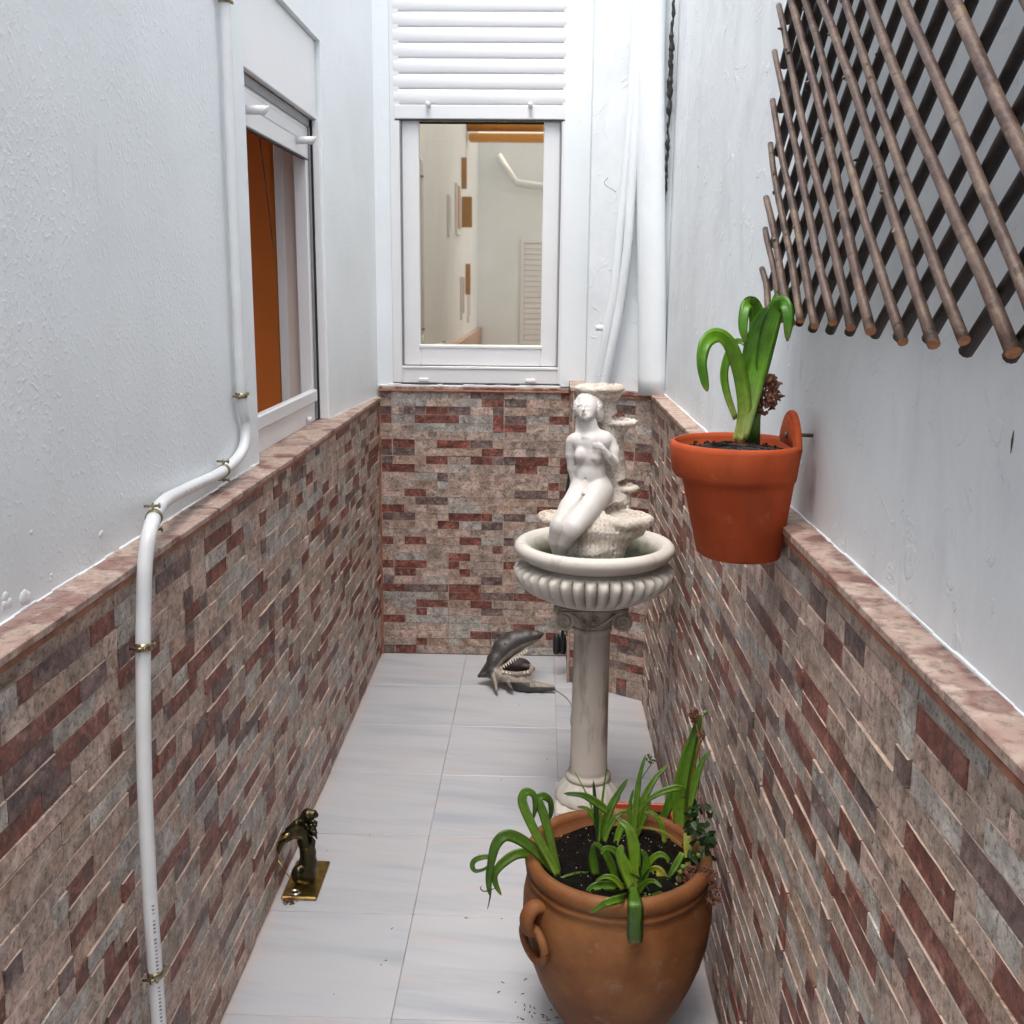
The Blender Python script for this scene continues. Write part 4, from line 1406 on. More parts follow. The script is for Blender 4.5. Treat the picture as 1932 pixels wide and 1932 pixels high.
for q_ in ([(1010, 1160), (960, 1100), (905, 1085), (850, 1110)], [(1090, 1180), (1130, 1120), (1180, 1110), (1225, 1145)], [(1040, 1130), (1020, 1020), (960, 940), (905, 925), (880, 960)],
           [(1100, 1150), (1130, 1060), (1135, 980), (1110, 930)], [(1120, 1190), (1170, 1200), (1215, 1180), (1250, 1200)], [(1000, 1150), (960, 1180), (900, 1185)], [(1095, 1120), (1150, 1010), (1205, 960), (1250, 975), (1262, 1010)]):
    L7(pl3, q_, rr.uniform(26, 40), rr.uniform(-.03, .01))
for q_ in ([(900, 890), (930, 800), (985, 730), (1045, 720)], [(880, 880), (845, 760), (800, 700), (745, 690)], [(1080, 860), (1120, 760), (1150, 690), (1148, 610)], [(1070, 880), (1040, 760), (1048, 660), (1065, 590)], [(1240, 900), (1225, 800), (1180, 730), (1120, 720)]):
    L7(pl2, q_, rr.uniform(22, 34), rr.uniform(0, .03))
for a in range(7):
    th = a * .9
    L7(pl3, [(1110, 1110), (1110 + 40 * math.cos(th), 1100 + 45 * math.sin(th)), (1110 + 75 * math.cos(th), 1105 + 85 * math.sin(th))], 14, -.01, m_leafD, y0=1.90)

pl4, _ = plant('amaryllis', 'tallest plant of the large pot, long yellow-edged leaves beside the tiled wall', (1340, 860))
L7(pl4, [(1330, 860), (1320, 700), (1335, 540), (1375, 380), (1415, 260), (1443, 165)], 76, .03, m_leafB, fold=.4)
L7(pl4, [(1370, 800), (1375, 640), (1405, 450), (1438, 280), (1448, 170)], 28, .035, m_leafY)
L7(pl4, [(1355, 760), (1352, 640), (1335, 590), (1285, 640), (1235, 750), (1175, 890)], 80, -.03, m_leafB)
L7(pl4, [(1345, 640), (1330, 585), (1240, 600), (1150, 650), (1068, 745)], 34, -.02, m_leafB, y0=2.05)
L7(pl4, [(1385, 700), (1410, 560), (1450, 440), (1502, 368)], 36, .03, m_leafB, y0=2.05)
L7(pl4, [(1365, 840), (1372, 900), (1372, 980), (1370, 1055)], 46, -.04, m_leafY, y0=1.99)
L7(pl4, [(1340, 950), (1310, 1010), (1280, 1060), (1252, 1115)], 38, -.02, m_leafB, y0=1.97)
L7(pl4, [(1068, 840), (1120, 808), (1230, 830), (1310, 880), (1352, 925)], 13, -.02, m_leafY, y0=2.06)

pl5, _ = plant('succulent', 'dark leafy sprigs with dried brown blooms trailing over the right rim', (1400, 1050))
for (u, v_, rx, rz, nn_, sd2) in ((1400, 1080, .034, .022, 130, 11), (1500, 1180, .020, .026, 80, 12), (1480, 1060, .018, .015, 40, 15)):
    dried_cluster('dried_flowers', at(*Z7(u, v_), 1.93), (rx, .02, rz), nn_, sd2, pl5, .011)
dried_cluster('dried_bloom', at(*Z7(1405, 175), 2.13), (.012, .010, .016), 60, 13, pl5, .008)
dried_cluster('dried_bloom', at(*Z7(1448, 290), 2.12), (.009, .008, .012), 30, 14, pl5, .008)
MB().tube([at(*Z7(1410, 180), 2.13), at(*Z7(1440, 330), 2.11), at(*Z7(1430, 600), 2.06), at(*Z7(1400, 900), 2.0)], .0014, 6).build('thin_stalk', m_dry, pl5, True)
for (u, v_) in ((1330, 1060), (1318, 1095), (1308, 1135), (1432, 965), (1345, 1030)):
    c = at(*Z7(u, v_), 1.93)
    bd = MB().lathe([(.0005, -.0055), (.004, -.004), (.0058, 0), (.004, .004), (.0005, .0055)], 0, 0, 10)
    bd.v = [(c.x + x, c.y + y, c.z + z) for x, y, z in bd.v]
    bd.build('bud', m_bud, pl5, True)
c = at(*Z7(1470, 158), 2.12)
bd = MB().lathe([(.0005, -.0055), (.005, -.003), (.006, 0), (.005, .003), (.0005, .0055)], 0, 0, 10)
bd.v = [(c.x + x, c.y + y, c.z + z) for x, y, z in bd.v]
bd.build('bud', m_bud, pl5, True)
rr = random.Random(8)
for k in range(60):
    u, v_ = rr.uniform(1365, 1505), rr.uniform(690, 990)
    th = rr.uniform(0, 6.28)
    L7(pl5, [(u, v_), (u + 22 * math.cos(th), v_ + 22 * math.sin(th)), (u + 50 * math.cos(th), v_ + 52 * math.sin(th))], rr.uniform(18, 30), rr.uniform(-.02, .02), m_leafD, y0=rr.uniform(1.93, 2.03))

# ------------------------------------------------------------------ square planter behind
sq = tag(empty('planter', (.30, 2.58, 0)), 'small square red planter on the floor behind the large pot', 'plant pot')
b = MB()
x0, x1, y0, y1 = .208, .372, 2.47, 2.66
b.box(x0, x1, y0, y0 + .01, .0, .18, .002); b.box(x0, x1, y1 - .01, y1, .0, .18, .002)
b.box(x0, x0 + .01, y0 + .01, y1 - .01, .0, .18, .002); b.box(x1 - .01, x1, y0 + .01, y1 - .01, .0, .18, .002)
b.box(x0 + .01, x1 - .01, y0 + .01, y1 - .01, 0, .02)
b.build('body', m_planter, sq)
s2 = MB().box(x0 + .0105, x1 - .0105, y0 + .0105, y1 - .0105, .02, .158)
s2.build('soil', m_soil, sq)
g2 = MB()
for k in range(120):
    s = rs.uniform(.002, .006)
    b0 = len(g2.v)
    g2.lathe([(s * .4, 0), (s, s * .4), (s * .7, s), (.0003, s * 1.2)], rs.uniform(x0 + .015, x1 - .015), rs.uniform(y0 + .015, y1 - .015), 5)
    for i in range(b0, len(g2.v)): a = g2.v[i]; g2.v[i] = (a[0], a[1], a[2] + .157)
o = g2.build('soil_crumbs', m_soil, sq); o['kind'] = 'stuff'

# ------------------------------------------------------------------ fountain
FX, FY = .158, 2.95
fo = tag(empty('fountain', (FX, FY, 0)), 'white cast-stone fountain with seated nude statue on a column', 'fountain')
# plinth and foot
ft = MB().box(FX - .098, FX + .098, FY - .098, FY + .098, 0, .045, .004)
ft.build('plinth', m_basin, fo)
def lob(i, th):
    return 1 + (.055 * abs(math.sin(th * 8)) if 1 <= i <= 5 else 0)
MB().lathe([(.094, .0455), (.094, .052), (.090, .066), (.082, .082), (.072, .096), (.064, .106), (.060, .110)], FX, FY, 128, lob).build('foot', m_basin, fo, True)
MB().lathe([(.060, .108), (.067, .112), (.069, .118), (.066, .125), (.059, .129), (.0565, .134), (.0555, .15), (.0535, .40), (.0525, .565), (.055, .572), (.058, .577), (.057, .583), (.054, .586)], FX, FY, 64, capt=True).build('column', m_shaft, fo, True)
# capital
cp = MB().lathe([(.052, .586), (.056, .590), (.059, .598), (.060, .606), (.064, .620), (.072, .634), (.080, .645), (.082, .652)], FX, FY, 48, capt=True)
cp.box(FX - .092, FX + .092, FY - .075, FY + .075, .645, .656, .003)
cap_ = cp.build('capital', m_capital, fo, True)
for pg in cap_.data.polygons: pg.use_smooth = len(pg.vertices) == 4 and abs(pg.normal.z) < .95
for sx in (-1, 1):
    vb = MB()
    cx, cz = FX + sx * .083, .618
    # bolster: pinched roll between the front and back scroll
    N_ = 24
    for (yy0, yy1) in ((FY - .068, FY + .068),):
        pr = []
        for k in range(13):
            t = k / 12
            pr.append((.0285 - .008 * math.sin(math.pi * t), yy0 + (yy1 - yy0) * t))
        v, f = [], []
        for (r_, y) in pr:
            for j in range(N_):
                a = 2 * math.pi * j / N_
                v.append((cx + r_ * math.cos(a), y, cz + r_ * math.sin(a)))
        for i in range(12):
            for j in range(N_):
                a, b2 = i * N_ + j, i * N_ + (j + 1) % N_
                f.append((a, a + N_, b2 + N_, b2))
        f.append(tuple(range(N_))); f.append(tuple(range(12 * N_, 13 * N_))[::-1])
        vb.add(v, f)
    vo = vb.build('volute', m_capital, cap_, False)
    for pg in vo.data.polygons: pg.use_smooth = len(pg.vertices) == 4
    for yy, sg in ((FY - .068, -1), (FY + .068, 1)):
        pts = []
        for k in range(46):
            a = k / 45 * 4.2 * math.pi
            r_ = .0265 * (1 - k / 45) ** .85 + .002
            pts.append(Vector((cx - sx * r_ * math.sin(a), yy + sg * .0025, cz + r_ * math.cos(a))))
        sw = MB().tube(pts, [.0050 - .0022 * k / 45 for k in range(46)], 8)
        # band that swoops from the scroll down to the necking
        sw.tube([Vector(p) for p in spline([(cx, yy + sg * .001, cz + .0265), (cx - sx * .022, yy + sg * .002, cz + .020), (cx - sx * .045, yy - sg * .004, cz - .002), (cx - sx * .070, yy - sg * .010, cz - .018), (FX, yy - sg * .011, cz - .022)], 5)], .004, 8)
        sw.build('scroll', m_capital, vo, True)
# little rosette drops on the front
rz = MB()
for k in range(5):
    a = (k - 2) * .5
    rz.tube([Vector((FX + math.sin(a) * .006, FY - .070, .625 + math.cos(a) * .004)), Vector((FX + math.sin(a) * .017, FY - .068, .625 + math.cos(a) * .018))], [.0028, .0045], 8)
rz.tube([Vector((FX, FY - .066, .612)), Vector((FX, FY - .072, .622))], [.007, .005], 10)
rz.build('rosette', m_capital, cap_, True)

# basin
NG = 38
def gad(i, th):
    return 1 + (.050 * (abs(math.cos(th * NG / 2)) ** .55 - .35) if i in GI else 0)
pout = [(.06, .655), (.095, .660), (.128, .668), (.158, .681), (.184, .699), (.204, .720), (.2155, .741), (.2175, .757), (.209, .769), (.190, .776), (.188, .783), (.203, .790), (.214, .797), (.2235, .806), (.2285, .817), (.227, .828), (.220, .836), (.209, .8395), (.197, .836), (.188, .828)]
GI = {3, 4, 5, 6, 7, 8}
# finer gadroon profile
fine = []
for i in range(len(pout) - 1):
    fine.append(pout[i]); fine.append(((pout[i][0] + pout[i + 1][0]) / 2, (pout[i][1] + pout[i + 1][1]) / 2))
fine.append(pout[-1])
def gad2(i, th):
    i2 = i / 2
    w_ = max(0, min(1, (i2 - 3.2) / 1.0)) * max(0, min(1, (8.6 - i2) / .8))
    return 1 + w_ * .15 * (abs(math.cos(th * NG / 2)) ** .6 - .6)
bs = MB().lathe(fine, FX, FY, NG * 10, gad2, capb=True)
bas = bs.build('basin', m_basin, fo, True)
MB().lathe([(.188, .8282), (.178, .812), (.168, .790), (.150, .768), (.12, .752), (.06, .745), (.001, .744)], FX, FY, 64, capb=False).build('basin_lining', m_basin_in, bas, True)
MB().lathe([(.168, .7655), (.12, .7655), (.001, .7655)], FX, FY, 48, capb=False).build('water', (lambda: (lambda m: m)(simple('stagnant_water', (.012, .016, .008), .08, var=.5, vs_=14)))(), bas, True)

# rockery with shell cups (one casting)
def Z3(u, v_, d=0.0): return np.array(at(1000.8 + u * .2172, 710.3 + v_ * .2172, FY + d))
U = .000332          # metres per zoomed pixel there
sd_ = SDF(.012)
sd_.chain([Z3(650, 300, .075), Z3(690, 560, .085), Z3(715, 850, .085), Z3(700, 1080, .06), Z3(640, 1300, .0)], [.030, .036, .038, .055, .075])
sd_.chain([Z3(600, 1370, -.01), Z3(590, 1480, -.02), Z3(620, 1620, -.02)], [.098, .078, .035])
sd_.chain([Z3(330, 1380, -.02), Z3(320, 1480, -.03), Z3(330, 1560, -.03)], [.040, .042, .03])
sd_.cap(Z3(350, 1430, -.02), Z3(640, 1400, 0), .045, .065)
# two wide lower shells
sd_.ell(Z3(815, 1250, -.035), (.082, .066, .031), k=.006)
sd_.ell(Z3(810, 1330, -.03), (.060, .050, .030), k=.012)
sd_.ell(Z3(185, 1225, .01), (.042, .055, .021), k=.006)
sd_.cap(Z3(220, 1250, .01), Z3(500, 1280, .0), .022, .040, k=.01)
# top cup
for k_, (v_, r_) in enumerate(((60, .0735), (130, .0715))): pass
sd_.cap(Z3(600, 150, .07), Z3(640, 300, .075), .052, .028)
sd_.ell(Z3(600, 105, .07), (.0715, .066, .020), k=.004)
sd_.ell(Z3(602, 150, .07), (.062, .058, .026), k=.006)
# side shells
sd_.ell(Z3(790, 400, .07), (.046, .042, .0145), k=.006)
sd_.cap(Z3(770, 430, .07), Z3(690, 530, .075), .026, .024)
sd_.ell(Z3(825, 965, .06), (.040, .038, .0145), k=.006)
sd_.cap(Z3(790, 1000, .06), Z3(720, 1080, .06), .024, .03)
# hollows of the shells
sd_.ell(Z3(600, 48, .07), (.062, .057, .017), k=.003, sub=True)
sd_.ell(Z3(800, 355, .065), (.038, .032, .011), k=.003, sub=True)
sd_.ell(Z3(830, 925, .055), (.032, .029, .011), k=.003, sub=True)
sd_.ell(Z3(835, 1165, -.04), (.070, .054, .021), k=.003, sub=True)
sd_.ell(Z3(180, 1165, .005), (.034, .042, .015), k=.003, sub=True)
sd_.ell(Z3(450, 1670, -.09), (.035, .05, .022), k=.006, sub=True)
def ndisp(G):
    s = G.reshape(-1, 3)
    x, y, z = s[:, 0], s[:, 1], s[:, 2]
    n_ = (np.sin(x * 190 + 3 * np.sin(z * 110)) * np.sin(y * 170 + 2.0) * np.sin(z * 210 + 2 * np.sin(x * 90)) * .0016
          + np.sin(x * 70 + 1) * np.sin(z * 85 + y * 60) * .0018 + np.sin(x * 420 + z * 130) * np.sin(z * 380 + y * 200) * .0007
          + np.sin(np.arctan2(y - FY, x - FX) * 46) * .0008)
    return n_.reshape(G.shape[:-1])
lo = np.array((FX - .20, FY - .14, .755)); hi = np.array((FX + .19, FY + .19, 1.32))
link('rockery', sd_.mesh('rockery', lo, hi, .0026, ndisp, 1), m_rock, fo, True)

# seated figure
s = SDF(.012)
H_ = lambda u, v_, d: Z3(u, v_, d + (.020 * (900 - v_) / 700 if v_ < 900 else 0))
# torso
s.chain([H_(525, 570, -.010), H_(520, 700, -.010), H_(515, 800, -.006)], [.034, .033, .030], k=.01)
s.cap(H_(450, 575, -.008), H_(620, 565, -.008), .027, .028, k=.012)
s.cap(H_(458, 690, -.008), H_(585, 690, -.008), .024, .024, k=.012)
s.cap(H_(468, 820, -.006), H_(575, 820, -.006), .0255, .0255, k=.012)
s.cap(H_(462, 955, -.006), H_(590, 945, -.006), .0345, .0345, k=.012)
s.ell(H_(515, 870, -.022), (.034, .018, .032), k=.012)
# bust
s.ell(H_(437, 675, -.030), (.0170, .0150, .0185), k=.009)
s.ell(H_(433, 697, -.035), (.0140, .0110, .0120), k=.006)
s.ell(H_(574, 682, -.034), (.0180, .0155, .0190), k=.008)
s.ell(H_(570, 706, -.040), (.0150, .0115, .0120), k=.005)
# shoulders, neck
s.cap(H_(382, 548, -.003), H_(655, 540, -.003), .0180, .0190, k=.010)
s.chain([H_(518, 500, -.004), H_(508, 430, -.008), H_(502, 360, -.010)], [.028, .0215, .0200], k=.012)
s.cap(H_(500, 470, -.002), H_(640, 530, -.002), .016, .012, k=.012)
s.cap(H_(500, 470, -.002), H_(400, 540, -.002), .012, .010, k=.012)
s.cap(H_(455, 525, -.034), H_(510, 535, -.036), .002, .002, k=.008)
# lock of hair behind the neck
s.chain([H_(425, 360, .010), H_(418, 430, .012), H_(402, 500, .006)], [.009, .008, .006], k=.004)
# left arm (viewer's left)
s.chain([H_(358, 565, -.001), H_(348, 680, .004), H_(360, 800, .010), H_(384, 960, .012)], [.0165, .0138, .0120, .0085], k=.005)
# right arm folded to the breast
s.chain([H_(690, 560, -.002), H_(722, 650, -.008), H_(730, 742, -.018)], [.0165, .0160, .0125], k=.005)
s.chain([H_(728, 748, -.022), H_(674, 690, -.044), H_(628, 628, -.055)], [.0125, .0110, .0082], k=.003)
s.ell(H_(606, 608, -.057), (.0110, .0058, .0088), k=.003)
for (u0, v0, u1, v1, u2, v2) in ((592, 590, 565, 580, 540, 584), (588, 601, 560, 595, 534, 602), (592, 613, 562, 610, 538, 619), (600, 624, 574, 625, 552, 634)):
    s.chain([H_(u0, v0, -.0585), H_(u1, v1, -.0575), H_(u2, v2, -.0510)], [.0031, .0028, .0022], k=.0012)
s.cap(H_(615, 592, -.057), H_(585, 566, -.050), .0034, .0026, k=.0012)
# thighs and shins
s.chain([H_(448, 1005, -.015), H_(352, 1150, -.060), H_(252, 1290, -.098)], [.0385, .0325, .0255], k=.010)
s.chain([H_(588, 1000, -.015), H_(500, 1150, -.060), H_(375, 1310, -.112)], [.0440, .0375, .0290], k=.004)
s.chain([H_(244, 1315, -.098), H_(222, 1420, -.080), H_(232, 1540, -.055)], [.0250, .0215, .0130], k=.005)
s.chain([H_(352, 1335, -.112), H_(300, 1430, -.092), H_(262, 1540, -.062)], [.0275, .0225, .0130], k=.004)
s.cap(H_(240, 1550, -.055), H_(300, 1585, -.080), .011, .006, k=.006)
# navel, crease between the legs, groin folds
s.ell(H_(478, 893, -.042), (.0022, .008, .0034), k=.003, sub=True)
s.cap(H_(462, 1045, -.060), H_(330, 1250, -.138), .0028, .0030, k=.005, sub=True)
s.cap(H_(330, 1250, -.138), H_(255, 1370, -.142), .0030, .0028, k=.005, sub=True)
s.cap(H_(385, 965, -.036), H_(462, 1040, -.062), .0018, .0022, k=.005, sub=True)
s.cap(H_(462, 1040, -.062), H_(560, 985, -.052), .0022, .0016, k=.005, sub=True)
lo = np.array((FX - .17, FY - .165, .80)); hi = np.array((FX + .11, FY + .06, 1.30))
fig = link('statue', s.mesh('statue', lo, hi, .0019, None, 1), m_statue, fo, True)
# head, finer grid: tipped back, facing up and left
s = SDF(.006)
s.ell(H_(495, 262, .000), (.0325, .032, .0330), k=.004)
s.ell(H_(482, 300, -.022), (.0265, .023, .0250), k=.010)       # face, turned up to the sky
s.ell(H_(484, 345, -.036), (.0165, .015, .0110), k=.010)       # jaw
s.ell(H_(480, 358, -.043), (.0085, .008, .0070), k=.006)       # chin
s.cap(H_(505, 420, -.008), H_(498, 350, -.012), .0210, .021, k=.006)
s.cap(H_(464, 250, -.0380), H_(458, 290, -.0560), .0024, .0046, k=.004)  # nose
s.cap(H_(412, 254, -.030), H_(446, 240, -.036), .0026, .0022, k=.004)  # brows
s.cap(H_(482, 240, -.036), H_(532, 252, -.030), .0022, .0026, k=.004)
s.cap(H_(444, 318, -.0510), H_(482, 320, -.0505), .0022, .0022, k=.002)  # lips
s.cap(H_(448, 328, -.0510), H_(478, 330, -.0505), .0024, .0024, k=.002)
s.ell(H_(432, 266, -.044), (.0070, .0036, .0026), k=.005, sub=True)
s.ell(H_(500, 266, -.045), (.0075, .0036, .0026), k=.005, sub=True)
s.cap(H_(452, 338, -.058), H_(474, 340, -.057), .0015, .0015, k=.004, sub=True)
s.ell(H_(592, 300, .002), (.0045, .006, .008), k=.003)       # ear
hd_ = s.mesh('head', np.array(H_(492, 268, 0)) - np.array((.05, .075, .066)), np.array(H_(492, 268, 0)) + np.array((.05, .05, .045)), .0013, None, 1)
hdo = link('head', hd_, m_statue, fig, True)
s = SDF(.006)
s.ell(H_(500, 236, .010), (.0375, .034, .0320), k=.004)
s.ell(H_(588, 285, .004), (.013, .024, .026), k=.008)
s.ell(H_(598, 340, .010), (.012, .018, .018), k=.008)
s.ell(H_(402, 275, .002), (.011, .020, .022), k=.006)
s.ell(H_(475, 312, -.046), (.031, .040, .0330), k=.004, sub=True)
def hairn(G):
    return .0014 * np.sin(G[..., 0] * 500 + 4 * np.sin(G[..., 2] * 160)) * np.cos(G[..., 2] * 260 + G[..., 1] * 420)
link('hair', s.mesh('hair', np.array(H_(498, 250, 0)) - np.array((.06, .06, .06)), np.array(H_(498, 250, 0)) + np.array((.06, .055, .05)), .0014, hairn, 1), m_statue, fig, True)

# ------------------------------------------------------------------ shark ornament
SY = 4.0
def Z1(u, v_, d=0.0): return np.array(at(871.7 + u * .1170, 1149.4 + v_ * .1170, SY + .02 + d - .125 * max(0, v_ - 500) / 800))
SU = .000236
sh = tag(empty('shark_figurine', (-.10, SY, 0)), 'grey shark figurine with wide open toothed mouth on the floor by the end wall', 'figurine')
s = SDF(.014)
s.chain([Z1(490, 1000, .0), Z1(545, 830, .0), Z1(670, 650, .0), Z1(840, 530, -.0), Z1(1040, 460, 0), Z1(1200, 425, 0), Z1(1300, 400, 0)], [.024, .034, .043, .042, .032, .018, .006])
s.chain([Z1(560, 1060, 0), Z1(760, 1130, .0), Z1(960, 1200, 0), Z1(1080, 1250, 0)], [.028, .026, .028, .024])
s.chain([Z1(1080, 1250, 0), Z1(1280, 1275, -.005), Z1(1480, 1290, -.01)], [.023, .013, .006])
s.cap(Z1(1180, 1210, 0), Z1(1450, 1255, -.01), .012, .007)
s.chain([Z1(590, 1000, .0), Z1(690, 1035, -.018), Z1(900, 1055, -.026), Z1(1080, 1030, -.016), Z1(1135, 960, .008)], [.013, .011, .011, .011, .010], k=.004)
s.chain([Z1(1135, 960, .008), Z1(1050, 880, .028), Z1(930, 800, .032)], [.010, .008, .006], k=.004)
s.cap(Z1(430, 900, .02), Z1(265, 1075, .03), .015, .004, k=.01)
s.cap(Z1(450, 1050, .01), Z1(280, 1085, .03), .014, .004, k=.01)
s.chain([Z1(500, 1050, -.030), Z1(535, 1170, -.040), Z1(560, 1320, -.045)], [.012, .0085, .005], k=.004)
s.chain([Z1(740, 1200, -.022), Z1(790, 1270, -.030), Z1(820, 1305, -.032)], [.010, .008, .005], k=.004)
# mouth cavity between the jaws
s.ell(Z1(880, 900, -.016), (.056, .034, .026), k=.004, sub=True)
s.ell(Z1(1040, 830, -.020), (.05, .034, .032), k=.004, sub=True)
me = s.mesh('body', np.array(Z1(700, 850)) - np.array((.14, .13, .145)), np.array(Z1(700, 850)) + np.array((.22, .13, .15)), .0024, None, 1)
m_sg = simple('shark_grey_paint', (.046, .040, .040), .45, var=.2, vs_=60, bmp=.3, bs=300)
m_sc = simple('shark_cream_paint', (.21, .175, .14), .5, var=.25, vs_=60, bmp=.3, bs=300)
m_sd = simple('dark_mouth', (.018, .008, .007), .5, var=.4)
m_tooth = simple('tooth_ivory', (.58, .54, .46), .4, var=.05)
body = link('body', me, [m_sg, m_sc, m_sd], sh, True)
back = [Z1(u, v_) for u, v_ in ((500, 1000), (560, 820), (690, 640), (850, 530), (1050, 460), (1230, 420))]
jl = [(480, 1100), (520, 960), (640, 800), (800, 660), (960, 570), (1100, 520), (1260, 470)]
import bisect
for pg in me.polygons:
    c = pg.center
    if proj(c) is None: continue
    pr_ = proj(c)
    u, v_ = (pr_[0] - 871.7) / .1170, (pr_[1] - 1149.4) / .1170
    lim = np.interp(u, [a for a, _ in jl], [b for _, b in jl])
    mi = 0
    if v_ < 1060 and u > 480:
        if v_ > lim + 0: mi = 1
    elif v_ >= 1060 and u > 560:
        mi = 1 if v_ < 1180 or u > 1100 and v_ < 1255 else 0
    if 470 < u < 600 and v_ > 1040 and c.y < SY - .09: mi = 1
    pg.material_index = mi
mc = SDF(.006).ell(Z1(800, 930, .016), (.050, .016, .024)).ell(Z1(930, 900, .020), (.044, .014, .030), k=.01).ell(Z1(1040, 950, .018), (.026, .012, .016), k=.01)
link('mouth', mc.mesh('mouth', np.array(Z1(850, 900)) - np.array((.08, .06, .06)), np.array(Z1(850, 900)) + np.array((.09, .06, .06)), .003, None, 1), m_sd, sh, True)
for k in range(12):
    t = k / 11
    u = 635 + 400 * t; v_ = 945 - 270 * t
    MB().tube([Vector(Z1(u - 6, v_ - 18, -.016)), Vector(Z1(u + 18, v_ + 34, -.018))], [.0048, .0004], 6).build('tooth', m_tooth, sh)
for k in range(8):
    t = k / 7
    u = 660 + 400 * t; v_ = 1015 + 25 * math.sin(t * 3)
    MB().tube([Vector(Z1(u, v_ + 14, -.030)), Vector(Z1(u, v_ - 40, -.028))], [.0048, .0004], 6).build('tooth', m_tooth, sh)
for k in range(7):
    t = k / 6
    u = 930 + 190 * t; v_ = 800 + 150 * t
    MB().tube([Vector(Z1(u, v_ + 10, .026 - .018 * t)), Vector(Z1(u + 10, v_ - 42, .022 - .018 * t))], [.0045, .0004], 6).build('tooth', m_tooth, sh)
c = Vector(Z1(690, 575, -.0415))
ey = MB().lathe([(.0005, -.008), (.006, -.006), (.0085, 0), (.006, .006), (.0005, .008)], 0, 0, 14)
ey.v = [(c.x + x, c.y + z * .6, c.z + y) for x, y, z in ey.v]
ey.build('eye', m_black, sh, True)
gl_ = MB()
for k in range(5):
    a = Vector(Z1(540 + 24 * k - 30, 850 - k * 40 - 20, -.040)); b_ = Vector(Z1(565 + 24 * k - 30, 800 - k * 40, -.042))
    gl_.tube([a, b_], .0012, 5)
gl_.build('gill_slits', m_sc, sh)
cb_ = [Vector(Z1(1480, 1290, -.01))] + [Vector(atz(1052, 1304, .004)), Vector(atz(1070, 1318, .003)), Vector(atz(1079, 1335, .003)), Vector((.13, 3.55, .003)), Vector((.22, 3.30, .003)), Vector((.235, 3.08, .003))]
tag(MB().tube([Vector(p) for p in spline(cb_, 8)], .0022, 8).build('cable', m_grey, None, True), 'thin grey cable from the shark figurine running behind the column', 'cable')

# ------------------------------------------------------------------ power plug and cable on the pillar
pg_ = tag(empty('power_adapter', (.095, 4.02, .1)), 'black plug adapter hanging low beside the pillar behind the column', 'adapter')
for dx in (-.016, .010):
    c = Vector((.093 + dx, 4.08, .135))
    MB().lathe([(.001, -.044), (.012, -.041), (.0148, -.025), (.0148, .022), (.010, .040), (.001, .044)], 0, 0, 14).build('plug_body', m_black, pg_, True).location = c
kc = [Vector((.098, 4.04, .165)), Vector((.105, 3.99, .40)), Vector((.100, 3.985, .70)), Vector((.112, 3.985, .86)), Vector((.118, 3.985, 1.0))]
MB().tube([Vector(p) for p in spline(kc, 8)], .0062, 10).build('cord', m_black, pg_, True)

# ------------------------------------------------------------------ brass horse ornament
HY = 2.50
def Z2(u, v_, d=0.0): return np.array(at(484.3 + u * .1337, 1485.1 + v_ * .1337, HY + d))
ho = tag(empty('horse_figurine', (-.60, HY, 0)), 'dark brass horse-head ornament on a square plate by the left tiles', 'figurine')
m_hb = simple('dark_polished_brass', (.045, .038, .016), .22, metal=.75, var=.5, vs_=40)
m_pb = simple('polished_brass', (.44, .31, .10), .30, metal=1.0, var=.3, vs_=60)
MB().box(-.648, -.556, 2.435, 2.615, 0, .010, .003).build('base_plate', m_pb, ho)
s = SDF(.010)
s.chain([Z2(690, 1400, .02), Z2(690, 1240, .02), Z2(725, 1080, .02), Z2(725, 920, .02), Z2(690, 760, .015), Z2(650, 620, .01)], [.018, .0255, .0225, .019, .0195, .020])
s.chain([Z2(640, 560, .01), Z2(540, 620, 0), Z2(420, 700, -.01), Z2(350, 780, -.015)], [.021, .017, .012, .008])
s.chain([Z2(345, 790, -.015), Z2(318, 860, -.018), Z2(315, 930, -.018)], [.006, .005, .003])
s.chain([Z2(640, 500, .01), Z2(720, 390, .01), Z2(810, 385, .01), Z2(850, 400, .01)], [.016, .0145, .009, .003])
s.ell(Z2(590, 1230, -.002), (.019, .018, .026))
s.cap(Z2(560, 520, -.01), Z2(430, 600, -.015), .011, .006)
s.chain([Z2(690, 1400, .02), Z2(600, 1450, .0), Z2(480, 1470, -.02)], [.020, .014, .010])
hm = s.mesh('head', np.array(Z2(600, 900)) - np.array((.075, .06, .13)), np.array(Z2(600, 900)) + np.array((.07, .08, .13)), .0022, None, 1)
hb = link('head', hm, m_hb, ho, True)
mn = MB()
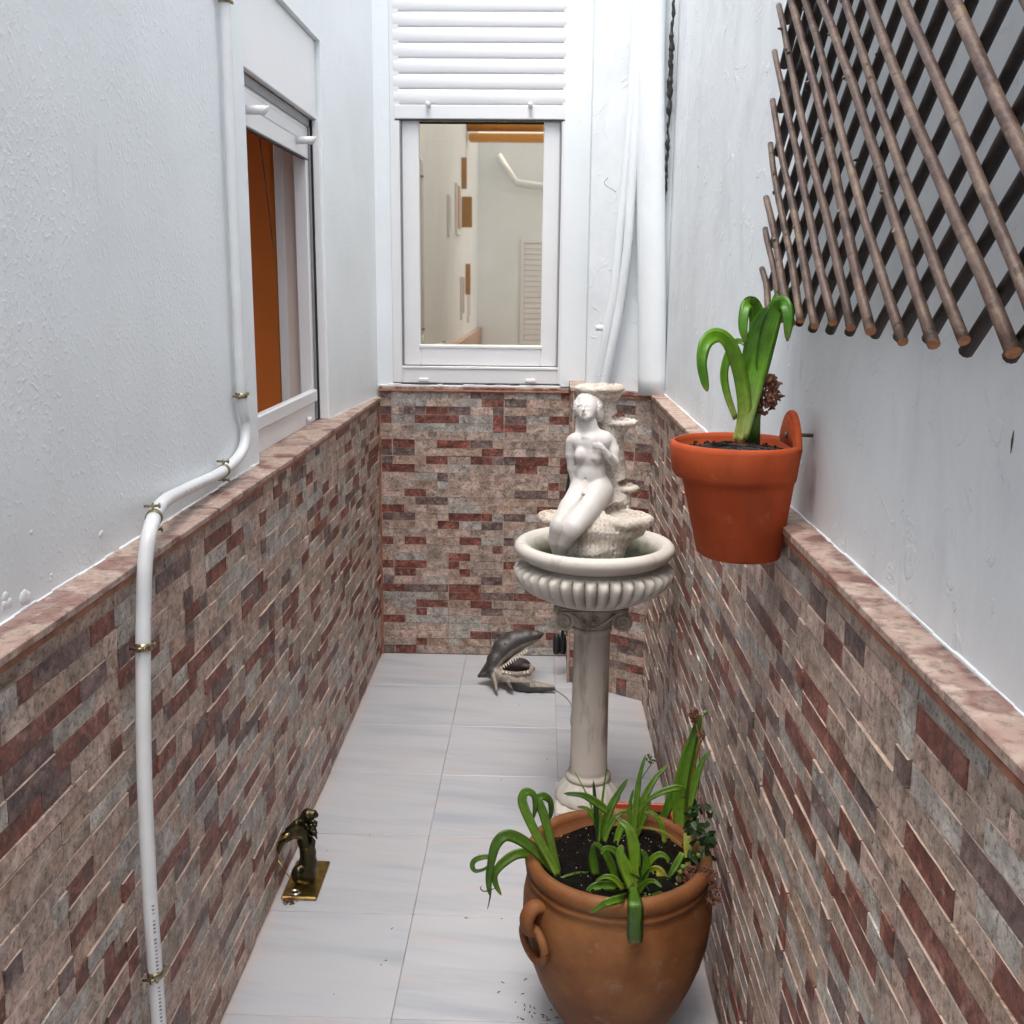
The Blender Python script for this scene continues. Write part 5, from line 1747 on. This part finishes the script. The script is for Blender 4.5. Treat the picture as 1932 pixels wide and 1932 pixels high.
for (u, v_, u2, v2, r) in ((740, 480, 850, 545, .008), (730, 560, 860, 650, .007), (760, 640, 855, 735, .007), (760, 720, 820, 850, .006), (690, 420, 740, 470, .007), (790, 480, 850, 560, .006), (750, 770, 808, 880, .005)):
    mn.tube([Vector(Z2(u, v_, .0)), Vector(Z2((u + u2) / 2 + 20, (v_ + v2) / 2 - 18, -.006)), Vector(Z2(u2, v2, -.004))], [r, r * .8, .0008], 7)
for (u, v_) in ((700, 560), (760, 600), (680, 520), (800, 520)):
    mn.tube([Vector(Z2(u, v_, -.012)), Vector(Z2(u + 40, v_ + 45, -.018))], [.006, .001], 6)
mn.build('mane', m_hb, ho, True)
MB().tube([Vector(Z2(470, 640, -.016)), Vector(Z2(400, 690, -.022)), Vector(Z2(305, 760, -.018))], [.004, .005, .002], 7).build('bridle', m_pb, ho, True)
MB().tube([Vector(Z2(300, 1030, -.02)), Vector(Z2(400, 1180, -.022)), Vector(Z2(500, 1335, -.025))], .0015, 6).build('rein', m_pb, ho, True)
cr_ = Vector(Z2(545, 1490, -.055)); cr_.z = .017
n = 20
MB().tube([cr_ + Vector((math.cos(2 * math.pi * k / n) * .012, math.sin(2 * math.pi * k / n) * .010, 0)) for k in range(n + 1)], .0035, 8, caps=False).build('ring', simple('silvery_brass', (.6, .58, .5), .2, metal=1.0), ho, True)
dc = dried_cluster('leaf_litter', Vector((-.622, 2.425, .006)), (.018, .014, .006), 60, 44, None, .008, m_dry)
tag(dc, 'small clump of brown debris in front of the horse ornament', 'debris')

# ------------------------------------------------------------------ crumbs on the marble
db = MB()
rr = random.Random(12)
spots = [(1009, 1911), (1003, 1918), (1035, 1925), (945, 1470), (904, 1613), (949, 1853), (941, 1872), (740, 1752), (728, 1812), (698, 1575), (1040, 1905), (980, 1330), (1190, 1930)]
for sp0 in spots + [(rr.uniform(500, 1300), rr.uniform(1350, 1930)) for _ in range(8)] + [(rr.gauss(1005, 34), rr.gauss(1905, 22)) for _ in range(20)]:
    c = atz(sp0[0], sp0[1], .0014)
    if not (-.65 < c.x < .38): continue
    th = rr.uniform(0, 6.28); L = rr.uniform(.002, .006)
    d = Vector((math.cos(th), math.sin(th), 0))
    db.tube([c - d * L, c + Vector((-d.y, d.x, .3)) * L * .3, c + d * L], [.0004, .0012, .0004], 5)
tag(db.build('crumbs', m_dry), kind='stuff')
